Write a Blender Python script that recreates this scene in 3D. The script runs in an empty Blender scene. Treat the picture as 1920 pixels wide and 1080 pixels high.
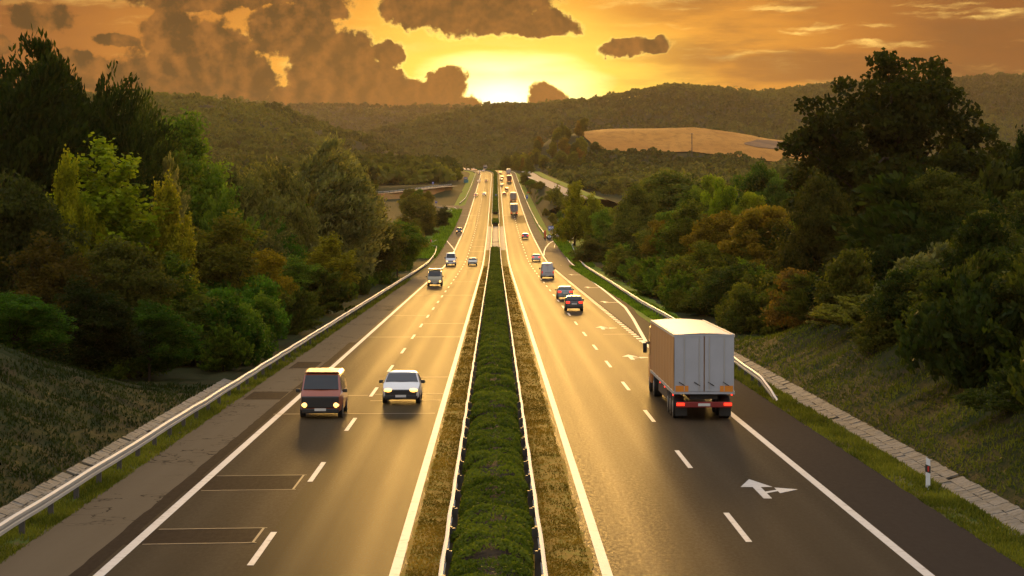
import bpy, math, random
import numpy as np
from mathutils import Vector

# ------------------------------------------------------------------ camera, sky, sun, exposure
F, VPX, HY, CAMH = 4200.0, 929.0, 415.0, 8.6      # focal length and vanishing point measured on the photo (px of 1920), eye height (m)
scene = bpy.context.scene
COL = scene.collection
cam_data = bpy.data.cameras.new("camera")
cam_data.sensor_width = 36.0
cam_data.lens = 36.0 * F / 1920.0
cam_data.clip_start = 0.5
cam_data.clip_end = 30000.0
cam = bpy.data.objects.new("camera", cam_data)
COL.objects.link(cam)
cam.location = (0, 0, CAMH)
cam.rotation_euler = Vector(((960 - VPX) / F, 1.0, -(540 - HY) / F)).to_track_quat('-Z', 'Y').to_euler()
scene.camera = cam

SUN_EL = math.radians(4.2)
sun_data = bpy.data.lights.new("sun", 'SUN')
sun_data.energy = 2.6
sun_data.angle = math.radians(10.0)
sun_data.color = (1.0, 0.54, 0.13)
sun = bpy.data.objects.new("sun", sun_data)
COL.objects.link(sun)
sun.rotation_euler = (-(math.pi / 2 - SUN_EL), 0, 0)
sun.location = (0, 300, 60)

scene.view_settings.view_transform = 'Standard'
scene.view_settings.look = 'None'
scene.view_settings.gamma = 1.0
scene.view_settings.use_curve_mapping = False
scene.view_settings.exposure = 0.82
scene.cycles.use_denoising = True
scene.cycles.max_bounces = 6
scene.cycles.diffuse_bounces = 2
scene.cycles.glossy_bounces = 2
scene.cycles.transmission_bounces = 4
scene.cycles.transparent_max_bounces = 8
scene.cycles.volume_bounces = 0
scene.cycles.caustics_reflective = False
scene.cycles.caustics_refractive = False
scene.cycles.sample_clamp_indirect = 4.0


class S:
    """A node socket (or number) with arithmetic that adds Math nodes."""
    def __init__(s, nt, v): s.nt, s.v = nt, v
    def _m(s, op, *a, clamp=False):
        n = s.nt.nodes.new('ShaderNodeMath'); n.operation = op; n.use_clamp = clamp
        for i, x in enumerate((s,) + a):
            x = x.v if isinstance(x, S) else x
            if isinstance(x, (int, float)): n.inputs[i].default_value = x
            else: s.nt.links.new(x, n.inputs[i])
        return S(s.nt, n.outputs[0])
    def __add__(s, o): return s._m('ADD', o)
    def __sub__(s, o): return s._m('SUBTRACT', o)
    def __mul__(s, o): return s._m('MULTIPLY', o)
    def __truediv__(s, o): return s._m('DIVIDE', o)
    def max(s, o): return s._m('MAXIMUM', o)
    def min(s, o): return s._m('MINIMUM', o)
    def abs(s): return s._m('ABSOLUTE')
    def sin(s): return s._m('SINE')
    def asin(s): return s._m('ARCSINE')
    def atan2(s, o): return s._m('ARCTAN2', o)
    def sqrt(s): return s._m('SQRT')
    def pow(s, o): return s._m('POWER', o)
    def clamp(s): return s._m('ADD', 0.0, clamp=True)
    def ss(s, a, b):
        n = s.nt.nodes.new('ShaderNodeMapRange'); n.interpolation_type = 'SMOOTHSTEP'
        n.inputs['From Min'].default_value = a; n.inputs['From Max'].default_value = b
        s.nt.links.new(s.v, n.inputs['Value'])
        return S(s.nt, n.outputs['Result'])


def nd(nt, t, **kw):
    n = nt.nodes.new(t)
    for k, v in kw.items(): setattr(n, k, v)
    return n


def put(nt, sock, v):
    if isinstance(v, S): v = v.v
    if hasattr(v, 'is_output'): nt.links.new(v, sock)
    elif isinstance(v, (tuple, list)) and len(sock.default_value) == 4 and len(v) == 3: sock.default_value = (*v, 1)
    else: sock.default_value = v


def comb(nt, x, y, z=0.0):
    n = nd(nt, 'ShaderNodeCombineXYZ')
    for s, v in zip(n.inputs, (x, y, z)): put(nt, s, v)
    return n.outputs[0]


def noise(nt, vec, scale, detail=4.0, rough=0.55, dim='3D'):
    n = nd(nt, 'ShaderNodeTexNoise', noise_dimensions=dim)
    put(nt, n.inputs['Vector'], vec)
    n.inputs['Scale'].default_value = scale; n.inputs['Detail'].default_value = detail; n.inputs['Roughness'].default_value = rough
    return n


def nval(nt, vec, scale, detail=4.0, rough=0.55): return S(nt, noise(nt, vec, scale, detail, rough).outputs['Fac'])


def mixc(nt, fac, a, b, blend='MIX'):
    n = nd(nt, 'ShaderNodeMix', data_type='RGBA', blend_type=blend)
    put(nt, n.inputs[0], fac); put(nt, n.inputs[6], a); put(nt, n.inputs[7], b)
    return n.outputs[2]


def ramp(nt, fac, pts):
    n = nd(nt, 'ShaderNodeValToRGB'); cr = n.color_ramp
    while len(cr.elements) < len(pts): cr.elements.new(0.5)
    for e, (p, c) in zip(cr.elements, pts): e.position = p; e.color = (*c, 1)
    put(nt, n.inputs[0], fac)
    return n.outputs[0]


# evening sky: Nishita sky behind a broken layer of backlit evening cloud, all by direction
world = bpy.data.worlds.new("World")
scene.world = world
world.use_nodes = True
nt = world.node_tree
nt.nodes.clear()
out = nd(nt, 'ShaderNodeOutputWorld')
sky = nd(nt, 'ShaderNodeTexSky', sky_type='NISHITA')
sky.sun_disc = False
sky.sun_elevation = SUN_EL
sky.sun_rotation = 0.0
sky.dust_density = 3.0
bg1 = nd(nt, 'ShaderNodeBackground'); nt.links.new(sky.outputs[0], bg1.inputs[0]); bg1.inputs[1].default_value = 0.06
tc = nd(nt, 'ShaderNodeTexCoord')
sep = nd(nt, 'ShaderNodeSeparateXYZ'); nt.links.new(tc.outputs['Generated'], sep.inputs[0])
dx, dy, dz = (S(nt, sep.outputs[i]) for i in range(3))
az = dx.atan2(dy) * (F / 100)            # hundreds of px right of the road's vanishing point
el = dz.asin() * (F / 100)               # hundreds of px above the true horizon
p2 = comb(nt, az, el)
warp = noise(nt, p2, 0.8, 8.0, 0.62)
wsep = nd(nt, 'ShaderNodeSeparateColor'); nt.links.new(warp.outputs['Color'], wsep.inputs[0])
wx = S(nt, wsep.outputs[0]) - 0.5
wy = S(nt, wsep.outputs[1]) - 0.5
puff = nval(nt, p2, 2.6, 9.0, 0.6)
puff2 = nval(nt, p2, 7.0, 6.0, 0.6)
cx = az + wx * 1.1
cy = el + wy * 0.75
CLOUDS = [  # photo px centre, radii
    (890, -12, 165, 78), (1010, 42, 85, 26), (790, 10, 70, 50),
    (92, 44, 62, 30), (430, -2, 230, 26), (602, 14, 50, 26),
    (372, 115, 118, 88), (325, 55, 60, 42), (455, 150, 80, 50), (290, 155, 120, 48), (225, 80, 42, 14),
    (550, 62, 95, 48), (625, 120, 92, 78), (600, 185, 115, 46), (705, 165, 72, 56), (728, 102, 42, 30),
    (790, 180, 85, 42), (832, 152, 37, 24), (858, 200, 60, 22),
    (1018, 184, 40, 30), (905, 204, 22, 11), (945, 204, 20, 9),
    (1190, 88, 66, 18), (150, 116, 42, 16), (200, 145, 95, 32), (15, 98, 30, 18)]
dens = None
for (ux, uy, rx, ry) in CLOUDS:
    ex = (cx - (ux - VPX) / 100) * (100.0 / rx)
    ey = (cy - (HY - uy) / 100) * (100.0 / ry)
    e = (ex * ex + ey * ey).sqrt()
    dens = e if dens is None else dens.min(e)
vor = nd(nt, 'ShaderNodeTexVoronoi', feature='SMOOTH_F1'); vor.inputs['Scale'].default_value = 2.3; vor.inputs['Detail'].default_value = 3.0; vor.inputs['Roughness'].default_value = 0.55
nt.links.new(comb(nt, az + wx * 0.35, el + wy * 0.35, 0.7), vor.inputs['Vector'])
billow = S(nt, vor.outputs['Distance']) * -1.0 + 0.5
dens = (dens * -1.0 + 1.17) + (puff - 0.5) * 0.7 + (puff2 - 0.5) * 0.55 + billow * 0.22
front = dy.ss(0.55, 0.93)
alpha = dens.ss(-0.05, 0.15) * front
body = dens.ss(0.0, 0.24)
# glow of the hidden sun through the thin high layer
gx = (az - 0.15) * (1 / 9.0)
gy = (el - 2.2) * (1 / 4.6)
rr = (gx * gx + gy * gy).sqrt() + (nval(nt, comb(nt, az * 0.16, el * 0.9), 1.6, 6.0) - 0.5) * 0.22
veil = ramp(nt, rr, [(0.0, (1.0, 0.97, 0.70)), (0.13, (0.98, 0.84, 0.30)), (0.24, (0.66, 0.40, 0.05)), (0.48, (0.44, 0.185, 0.018)),
                     (0.75, (0.25, 0.085, 0.010)), (1.0, (0.12, 0.036, 0.007))])
streak_n = nval(nt, comb(nt, az * 0.30, el * 2.1 + wx * 0.8), 1.35, 7.0, 0.58)
right = az.ss(1.2, 4.5)
streak = streak_n.ss(0.53, 0.70) * (right * 0.75 + 0.30) * el.ss(2.1, 2.9)
veil = mixc(nt, streak, veil, (0.72, 0.46, 0.11))
bank = nval(nt, comb(nt, az * 0.13, el * 0.8, 3.3), 1.5, 6.0, 0.6).ss(0.42, 0.60) * right * 0.75
veil = mixc(nt, bank, veil, (0.105, 0.037, 0.010))
veil = mixc(nt, az.ss(4.5, 9.0) * (bank * 0.5 + 0.5) * (el.ss(2.6, 3.9) * -0.75 + 1.0), veil, (0.055, 0.017, 0.005))
near_sun = (rr * -1.0 + 0.6).ss(0.0, 0.55)
cl_tex = nval(nt, p2, 1.3, 7.0, 0.6)
p3 = comb(nt, (az - 0.15) * 0.955 + 0.15, (el - 2.2) * 0.955 + 2.2)     # the same field a little nearer the sun: relief of the puffs
relief = nval(nt, p2, 2.1, 7.0, 0.6) - nval(nt, p3, 2.1, 7.0, 0.6)
cl_in = mixc(nt, (relief * 3.4 + (cl_tex - 0.5) * 1.2 + (puff2 - 0.5) * 0.25 + 0.34).clamp(), (0.002, 0.0005, 0.0002), (0.125, 0.042, 0.007))
cl_in = mixc(nt, near_sun * 0.35, cl_in, (0.19, 0.068, 0.010))
rim = mixc(nt, (near_sun * 1.0).clamp(), mixc(nt, 1.0, veil, (0.95, 0.92, 0.85), 'MULTIPLY'), (1.0, 0.70, 0.16))
cl_col = mixc(nt, body, rim, cl_in)
skyc = mixc(nt, alpha, veil, cl_col)
dome = mixc(nt, el.ss(6.0, 30.0), (0.40, 0.34, 0.27), (0.49, 0.495, 0.53))   # overcast overhead and behind
skyc = mixc(nt, front * (el.ss(9.0, 20.0) * -1.0 + 1.0), dome, skyc)
bg2 = nd(nt, 'ShaderNodeBackground'); nt.links.new(skyc, bg2.inputs[0]); bg2.inputs[1].default_value = 1.15
mixs = nd(nt, 'ShaderNodeMixShader'); mixs.inputs[0].default_value = 0.985
nt.links.new(bg1.outputs[0], mixs.inputs[1]); nt.links.new(bg2.outputs[0], mixs.inputs[2])
nt.links.new(mixs.outputs[0], out.inputs[0])
world.cycles.sampling_method = 'MANUAL'
world.cycles.sample_map_resolution = 1024


# ------------------------------------------------------------------ mesh helpers
def tag(o, label=None, cat=None, group=None, kind=None):
    if label: o['label'] = label
    if cat: o['category'] = cat
    if group: o['group'] = group
    if kind: o['kind'] = kind
    return o


def empty(name, loc, rz=0.0, label=None, cat=None, group=None):
    o = bpy.data.objects.new(name, None); COL.objects.link(o)
    o.location = loc; o.rotation_euler = (0, 0, rz); o.empty_display_size = 0.3
    return tag(o, label, cat, group)


def obj_from(name, me, mat=None, parent=None, color=None):
    o = bpy.data.objects.new(name, me); COL.objects.link(o)
    if mat is not None and not me.materials: me.materials.append(mat)
    if parent is not None: o.parent = parent
    if color is not None: o.color = (*color, 1)
    return o


def mesh_np(name, V, Q, attrs=None, smooth=False):
    """V (N,3), Q (M,k) arrays -> mesh; attrs: {name: per-vertex floats}."""
    V = np.asarray(V, np.float32); Q = np.asarray(Q, np.int32)
    me = bpy.data.meshes.new(name)
    me.vertices.add(len(V)); me.vertices.foreach_set('co', V.ravel())
    k = Q.shape[1]
    me.loops.add(Q.size); me.loops.foreach_set('vertex_index', Q.ravel())
    me.polygons.add(len(Q))
    me.polygons.foreach_set('loop_start', np.arange(0, Q.size, k, dtype=np.int32))
    me.polygons.foreach_set('loop_total', np.full(len(Q), k, np.int32))
    me.polygons.foreach_set('use_smooth', np.full(len(Q), smooth, bool))
    for a, val in (attrs or {}).items():
        at = me.attributes.new(a, 'FLOAT', 'POINT'); at.data.foreach_set('value', np.asarray(val, np.float32))
    me.update(calc_edges=True); me.validate()
    return me


class MB:
    """Collects boxes, tubes, lofts into ONE mesh."""
    def __init__(s): s.v, s.f = [], []
    def add(s, vs, fs):
        b = len(s.v); s.v += [tuple(map(float, p)) for p in vs]; s.f += [tuple(b + i for i in q) for q in fs]; return s
    def box(s, c, d, rz=0.0, taper=1.0):
        x, y, z = (q / 2 for q in d); co, si = math.cos(rz), math.sin(rz); vs = []
        for (i, j, k) in ((-1, -1, -1), (1, -1, -1), (1, 1, -1), (-1, 1, -1), (-1, -1, 1), (1, -1, 1), (1, 1, 1), (-1, 1, 1)):
            t = taper if k > 0 else 1.0
            a, b = i * x * t, j * y * t
            vs.append((c[0] + a * co - b * si, c[1] + a * si + b * co, c[2] + k * z))
        return s.add(vs, [(0, 3, 2, 1), (4, 5, 6, 7), (0, 1, 5, 4), (1, 2, 6, 5), (2, 3, 7, 6), (3, 0, 4, 7)])
    def tube(s, p, q, r0, r1=None, n=10):
        r1 = r0 if r1 is None else r1
        p, q = Vector(p), Vector(q); d = (q - p).normalized()
        u = d.orthogonal().normalized(); w = d.cross(u); vs = []
        for (c, r) in ((p, r0), (q, r1)):
            vs += [c + (u * math.cos(2 * math.pi * i / n) + w * math.sin(2 * math.pi * i / n)) * r for i in range(n)]
        fs = [(i, (i + 1) % n, n + (i + 1) % n, n + i) for i in range(n)] + [tuple(range(n))[::-1], tuple(range(n, 2 * n))]
        return s.add(vs, fs)
    def loft(s, secs, cap=True, closed=True):
        n = len(secs[0]); vs = [p for sec in secs for p in sec]; fs = []
        for a in range(len(secs) - 1):
            for i in range(n if closed else n - 1):
                j = (i + 1) % n
                fs.append((a * n + i, a * n + j, (a + 1) * n + j, (a + 1) * n + i))
        if cap and closed: fs += [tuple(range(n))[::-1], tuple(range((len(secs) - 1) * n, len(secs) * n))]
        return s.add(vs, fs)
    def ball(s, c, r, n=10, m=7):
        vs, fs = [], []
        for i in range(m + 1):
            t = math.pi * i / m
            for j in range(n):
                a = 2 * math.pi * j / n
                vs.append((c[0] + r[0] * math.sin(t) * math.cos(a), c[1] + r[1] * math.sin(t) * math.sin(a), c[2] + r[2] * math.cos(t)))
        for i in range(m):
            for j in range(n): fs.append((i * n + j, (i + 1) * n + j, (i + 1) * n + (j + 1) % n, i * n + (j + 1) % n))
        return s.add(vs, fs)
    def slab(s, pts, y0, y1):
        """polygon pts (x, z) extruded from y0 to y1."""
        n = len(pts)
        vs = [(x, y0, z) for x, z in pts] + [(x, y1, z) for x, z in pts]
        return s.add(vs, [tuple(range(n)), tuple(range(n, 2 * n))[::-1]] + [(i, n + i, n + (i + 1) % n, (i + 1) % n) for i in range(n)])
    def mesh(s, name, smooth=None):
        import bmesh
        me = bpy.data.meshes.new(name); me.from_pydata(s.v, [], s.f)
        bm = bmesh.new(); bm.from_mesh(me); bmesh.ops.recalc_face_normals(bm, faces=bm.faces); bm.to_mesh(me); bm.free()
        if smooth:
            me.polygons.foreach_set('use_smooth', [True] * len(me.polygons)); me.set_sharp_from_angle(angle=math.radians(smooth))
        me.update(); return me
    def build(s, name, mat, parent=None, smooth=None, bevel=0.0, color=None):
        o = obj_from(name, s.mesh(name, smooth), mat, parent, color)
        if bevel:
            m = o.modifiers.new('bevel', 'BEVEL'); m.width = bevel; m.segments = 2; m.limit_method = 'ANGLE'; m.angle_limit = math.radians(40)
        return o


def copy_tree(o, parent=None):
    c = o.copy(); COL.objects.link(c); c.parent = parent
    for ch in o.children: copy_tree(ch, c)
    return c


# ------------------------------------------------------------------ materials
def new_mat(name):
    m = bpy.data.materials.new(name); m.use_nodes = True
    n = m.node_tree; b = n.nodes['Principled BSDF']
    return m, n, b


def plain(name, col, rough=0.5, metal=0.0, dirt=0.15, scale=3.0, coat=0.0, emit=None, estr=0.0):
    m, n, b = new_mat(name)
    t = nd(n, 'ShaderNodeTexCoord').outputs['Object']
    f = nval(n, t, scale, 5.0)
    n.links.new(mixc(n, f, tuple(c * (1 - dirt) for c in col), tuple(min(1, c * (1 + dirt)) for c in col)), b.inputs['Base Color'])
    b.inputs['Roughness'].default_value = rough; b.inputs['Metallic'].default_value = metal; b.inputs['Coat Weight'].default_value = coat
    put(n, b.inputs['Roughness'], (f - 0.5) * 0.2 + rough)
    if emit: b.inputs['Emission Color'].default_value = (*emit, 1); b.inputs['Emission Strength'].default_value = estr
    return m


def pos(n): return nd(n, 'ShaderNodeNewGeometry').outputs['Position']


def xyz(n, v):
    s = nd(n, 'ShaderNodeSeparateXYZ'); put(n, s.inputs[0], v)
    return [S(n, s.outputs[i]) for i in range(3)]


def bump(n, b, h, dist, strength=1.0):
    bn = nd(n, 'ShaderNodeBump'); put(n, bn.inputs['Height'], h)
    bn.inputs['Distance'].default_value = dist; bn.inputs['Strength'].default_value = strength
    n.links.new(bn.outputs[0], b.inputs['Normal'])


MATT = 0.90
def asphalt(name, ca, cb, grain=14.0, speck=0.5, rough=0.42, cracks=0.0, lanes=(), bumpd=0.006):
    m, n, b = new_mat(name)
    P = pos(n); x, y, z = xyz(n, P)
    big = nval(n, comb(n, x * 0.5, y * 0.05, 0.0), 1.0, 5.0)
    streak = nval(n, comb(n, x * 1.6, y * 0.012, 2.0), 1.0, 4.0)
    g = nval(n, comb(n, x, y * 0.30, 0.0), grain * .5, 3.0, 0.85)
    track = None
    for cxl in lanes:                                   # two polished wheel tracks in each lane
        for s in (-0.85, 0.85):
            d = ((x - (cxl + s)).abs() * -1.0 + 0.55).ss(0.0, 0.55)
            track = d if track is None else track.max(d)
    f = (big - 0.5) * 0.9 + (streak - 0.5) * 1.1 + 0.5
    c = mixc(n, f.clamp(), ca, cb)
    c = mixc(n, ((g - 0.5) * 2.2 * speck + 0.5).clamp(), tuple(q * (1 - 0.75 * speck) for q in cb), c) if speck else c
    r = (streak - 0.5) * 0.08 + (g - 0.5) * 0.55 * speck + rough
    if track is not None:
        c = mixc(n, track * 0.12, c, tuple(q * 1.7 for q in cb))
        r = r - track * 0.025
    if cracks:
        v = nd(n, 'ShaderNodeTexVoronoi', feature='DISTANCE_TO_EDGE')
        wv = noise(n, P, 0.35, 4.0)
        mv = nd(n, 'ShaderNodeVectorMath', operation='MULTIPLY_ADD'); put(n, mv.inputs[0], wv.outputs['Color']); mv.inputs[1].default_value = (2.5, 6, 0)
        put(n, mv.inputs[2], comb(n, x * 0.35, y * 0.13, 0.0)); put(n, v.inputs['Vector'], mv.outputs[0]); v.inputs['Scale'].default_value = 0.8
        cr = S(n, v.outputs['Distance']).ss(0.0, 0.03) * -1.0 + 1.0
        cr = cr * nval(n, P, 0.12, 2.0).ss(0.46, 0.6) * cracks
        c = mixc(n, cr, c, (0.012, 0.009, 0.006))
    n.links.new(c, b.inputs['Base Color']); put(n, b.inputs['Roughness'], r)
    b.inputs['Specular IOR Level'].default_value = 0.10
    bump(n, b, g, bumpd, 0.6)
    df = nd(n, 'ShaderNodeBsdfDiffuse'); n.links.new(c, df.inputs[0]); ms = nd(n, 'ShaderNodeMixShader')   # worn, mostly matt aggregate
    put(n, ms.inputs[0], (g - 0.5) * 0.5 * speck + MATT)
    n.links.new(b.outputs[0], ms.inputs[1]); n.links.new(df.outputs[0], ms.inputs[2]); n.links.new(ms.outputs[0], n.nodes['Material Output'].inputs[0])
    return m


def two_tone(name, ca, cb, cc, s1=0.25, s2=3.0, rough=0.9, bumpd=0.05, stretch=1.0):
    m, n, b = new_mat(name)
    P = pos(n); x, y, z = xyz(n, P); P2 = comb(n, x, y * stretch, z)
    a = nval(n, P2, s1, 6.0).ss(0.36, 0.64); f = nval(n, P2, s2, 6.0, 0.65)
    c = mixc(n, a, ca, cb); c = mixc(n, f.ss(0.42, 0.68) * 0.7, c, cc)
    n.links.new(c, b.inputs['Base Color']); b.inputs['Roughness'].default_value = rough; b.inputs['Specular IOR Level'].default_value = 0.03
    bump(n, b, f, bumpd, 0.8)
    return m


def paint_mark(name, col, wear=0.4):
    m, n, b = new_mat(name)
    P = pos(n)
    w = nval(n, P, 2.2, 7.0, 0.7).ss(0.60 - 0.16 * wear, 0.72) * wear
    x, y, z = xyz(n, P)
    g = nval(n, comb(n, x * 2.0, y * 0.6, 0.0), 1.0, 4.0)
    c = mixc(n, g, tuple(q * 0.78 for q in col), col)
    n.links.new(mixc(n, w, c, (0.10, 0.085, 0.065)), b.inputs['Base Color']); b.inputs['Roughness'].default_value = 0.6
    return m


def foliage_mat(name, trans=0.48):
    """Leaf colour = the object's own colour varied by the leaf's tint attribute."""
    m, n, b = new_mat(name)
    oi = nd(n, 'ShaderNodeObjectInfo')
    at = S(n, nd(n, 'ShaderNodeAttribute', attribute_name='tint').outputs['Fac'])
    dark = mixc(n, 1.0, oi.outputs['Color'], (0.45, 0.50, 0.42), 'MULTIPLY')
    lite = mixc(n, 1.0, oi.outputs['Color'], (1.65, 1.5, 1.15), 'MULTIPLY')
    c = mixc(n, at, dark, lite)
    n.links.new(c, b.inputs['Base Color']); b.inputs['Roughness'].default_value = 0.55; b.inputs['Specular IOR Level'].default_value = 0.032
    tr = nd(n, 'ShaderNodeBsdfTranslucent'); n.links.new(mixc(n, 1.0, c, (1.25, 1.3, 0.5), 'MULTIPLY'), tr.inputs[0])
    ms = nd(n, 'ShaderNodeMixShader'); ms.inputs[0].default_value = trans
    n.links.new(b.outputs[0], ms.inputs[1]); n.links.new(tr.outputs[0], ms.inputs[2])
    n.links.new(ms.outputs[0], n.nodes['Material Output'].inputs[0])
    return m


M = {}
M['leaf'] = foliage_mat('leaf')
M['grass'] = foliage_mat('grass_blade', 0.30)
M['bark'] = two_tone('bark', (0.035, 0.025, 0.017), (0.06, 0.045, 0.03), (0.02, 0.015, 0.01), 2.0, 8.0)
M['ground'] = two_tone('ground', (0.026, 0.032, 0.009), (0.036, 0.032, 0.012), (0.018, 0.022, 0.007), 0.05, 0.7)
M['bank'] = two_tone('bank_soil', (0.020, 0.025, 0.007), (0.034, 0.027, 0.012), (0.016, 0.026, 0.006), 0.3, 2.5, bumpd=0.12)  # soil colour darkened further to carry the left bank's deep shade
M['verge'] = two_tone('verge_turf', (0.060, 0.085, 0.014), (0.085, 0.060, 0.022), (0.10, 0.065, 0.03), 0.35, 4.0, stretch=0.6)
M['verge_green'] = two_tone('verge_green_turf', (0.10, 0.19, 0.016), (0.13, 0.17, 0.02), (0.12, 0.10, 0.03), 0.12, 3.0)
M['median'] = two_tone('median_turf', (0.27, 0.155, 0.028), (0.32, 0.18, 0.034), (0.16, 0.155, 0.022), 0.3, 3.0, stretch=0.5)
M['field'] = two_tone('ripe_crop', (0.40, 0.175, 0.036), (0.50, 0.235, 0.050), (0.27, 0.12, 0.028), 0.02, 0.16, stretch=0.35)
M['plough'] = two_tone('ploughed_soil', (0.20, 0.11, 0.055), (0.25, 0.14, 0.065), (0.10, 0.075, 0.055), 0.03, 0.3)
M['redsoil'] = two_tone('red_soil', (0.34, 0.13, 0.045), (0.24, 0.12, 0.04), (0.14, 0.12, 0.03), 0.08, 0.5)
M['slab'] = two_tone('concrete_slab', (0.16, 0.14, 0.11), (0.21, 0.185, 0.15), (0.085, 0.075, 0.055), 0.9, 7.0, 0.75, 0.02)
M['concrete'] = two_tone('concrete', (0.30, 0.24, 0.18), (0.36, 0.30, 0.22), (0.22, 0.17, 0.12), 0.2, 3.0, 0.7, 0.01)
M['lane_slow'] = asphalt('asphalt_slow_lane', (0.048, 0.034, 0.019), (0.075, 0.054, 0.030), 18, 0.45, 0.39, 0.0, (-7.85,))
M['lane_fast'] = asphalt('asphalt_coarse_lane', (0.058, 0.042, 0.021), (0.105, 0.076, 0.038), 34, 1.0, 0.42, 0.0, (-4.25,), 0.001)
M['lane_away'] = asphalt('asphalt_away_lanes', (0.048, 0.035, 0.021), (0.080, 0.058, 0.034), 20, 0.6, 0.39, 0.0, (4.75, 8.65))
M['shoulder_old'] = asphalt('asphalt_old_shoulder', (0.110, 0.080, 0.048), (0.150, 0.112, 0.068), 10, 0.35, 0.55, 1.0)
M['shoulder_new'] = asphalt('asphalt_hard_shoulder', (0.032, 0.024, 0.018), (0.048, 0.036, 0.027), 12, 0.4, 0.52, 0.2)
M['ramp'] = asphalt('asphalt_ramp', (0.060, 0.048, 0.036), (0.085, 0.068, 0.050), 12, 0.4, 0.46)
M['patch'] = asphalt('asphalt_patch', (0.028, 0.019, 0.012), (0.042, 0.029, 0.018), 12, 0.4, 0.46)
M['white'] = paint_mark('road_paint', (0.50, 0.47, 0.42), 0.6)
M['tar'] = plain('sealed_joint', (0.115, 0.085, 0.050), 0.6, 0.0, 0.3, 1.0)
M['steel'] = plain('galvanised_steel', (0.46, 0.44, 0.40), 0.55, 0.25, 0.15, 0.8)
M['steel_dark'] = plain('weathered_steel', (0.085, 0.075, 0.065), 0.6, 0.4, 0.3, 2.0)


# ------------------------------------------------------------------ lie of the land
_PD = [-200, 0, 380, 440, 480, 526, 620, 714, 850, 993, 1250, 1517, 1600, 1680, 1780, 2000, 2400, 9000]
_PZ = [0, 0, 0, .15, .6, 1.7, 4.1, 6.9, 12.2, 18.2, 29.2, 41, 44.4, 47.0, 48.6, 48.5, 47, 45]
_T = np.arange(-200, 9001, 5.0)
_Z = np.interp(_T, _PD, _PZ)
_k = np.hanning(25); _k /= _k.sum()
_Z = np.convolve(np.pad(_Z, 12, 'edge'), _k, 'valid')
def road_z(y): return np.interp(y, _T, _Z)
def road_c(y): return -13.0 * (np.maximum(0, np.minimum(np.asarray(y, float), 1900) - 1480) / 200.0) ** 2
def sstep(a, b, x):
    t = np.clip((np.asarray(x, float) - a) / (b - a), 0, 1); return t * t * (3 - 2 * t)
_PY = HY + F * (CAMH - road_z(_T)) / np.maximum(_T, 1)
def dist_at(py):
    """distance at which the carriageway projects to photo row py."""
    i = np.argmax((_T > 20) & (_PY <= py))
    y0, y1 = _PY[i - 1], _PY[i]
    return float(_T[i - 1] + 5 * (y0 - py) / max(y0 - y1, 1e-6))
def at(px, py, d): return ((px - VPX) / F * d, d, CAMH - (py - HY) / F * d)
def vnoise(x, y, seed=0):
    """smooth value noise for terrain."""
    def h(i, j): v = np.sin(i * 127.1 + j * 311.7 + seed * 74.7) * 43758.5453; return v - np.floor(v)
    i, j = np.floor(x), np.floor(y); u, v = x - i, y - j; u = u * u * (3 - 2 * u); v = v * v * (3 - 2 * v)
    return (h(i, j) * (1 - u) + h(i + 1, j) * u) * (1 - v) + (h(i, j + 1) * (1 - u) + h(i + 1, j + 1) * u) * v
RIDGES = [  # crest distance, rise before, fall behind, crest line in (px, row)
    (6200, 2300, 1500, [(-3000, 205), (0, 196), (250, 192), (430, 193), (470, 197), (560, 213), (640, 211), (760, 214), (880, 214), (1000, 222), (1200, 240), (4000, 260)]),
    (4300, 1700, 1500, [(-800, 360), (560, 330), (650, 292), (720, 258), (800, 236), (880, 221), (1000, 211), (1100, 198), (1185, 180), (1250, 170), (1340, 178), (1400, 183), (1500, 173), (1700, 168), (1850, 160), (1950, 160), (3000, 150), (5000, 150)]),
    (2650, 1150, 900, [(-4000, 170), (-600, 182), (0, 188), (265, 194), (350, 198), (430, 204), (520, 217), (560, 232), (640, 258), (700, 277), (760, 296), (830, 312), (880, 325), (960, 345), (1600, 420), (4000, 420)]),
    (1900, 430, 500, [(-2000, 330), (880, 330), (940, 318), (985, 296), (1030, 262), (1060, 251), (1110, 247), (1200, 246), (1300, 246), (1360, 252), (1430, 262), (1490, 270), (1600, 285), (2200, 300), (5000, 300)]),
]
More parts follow.
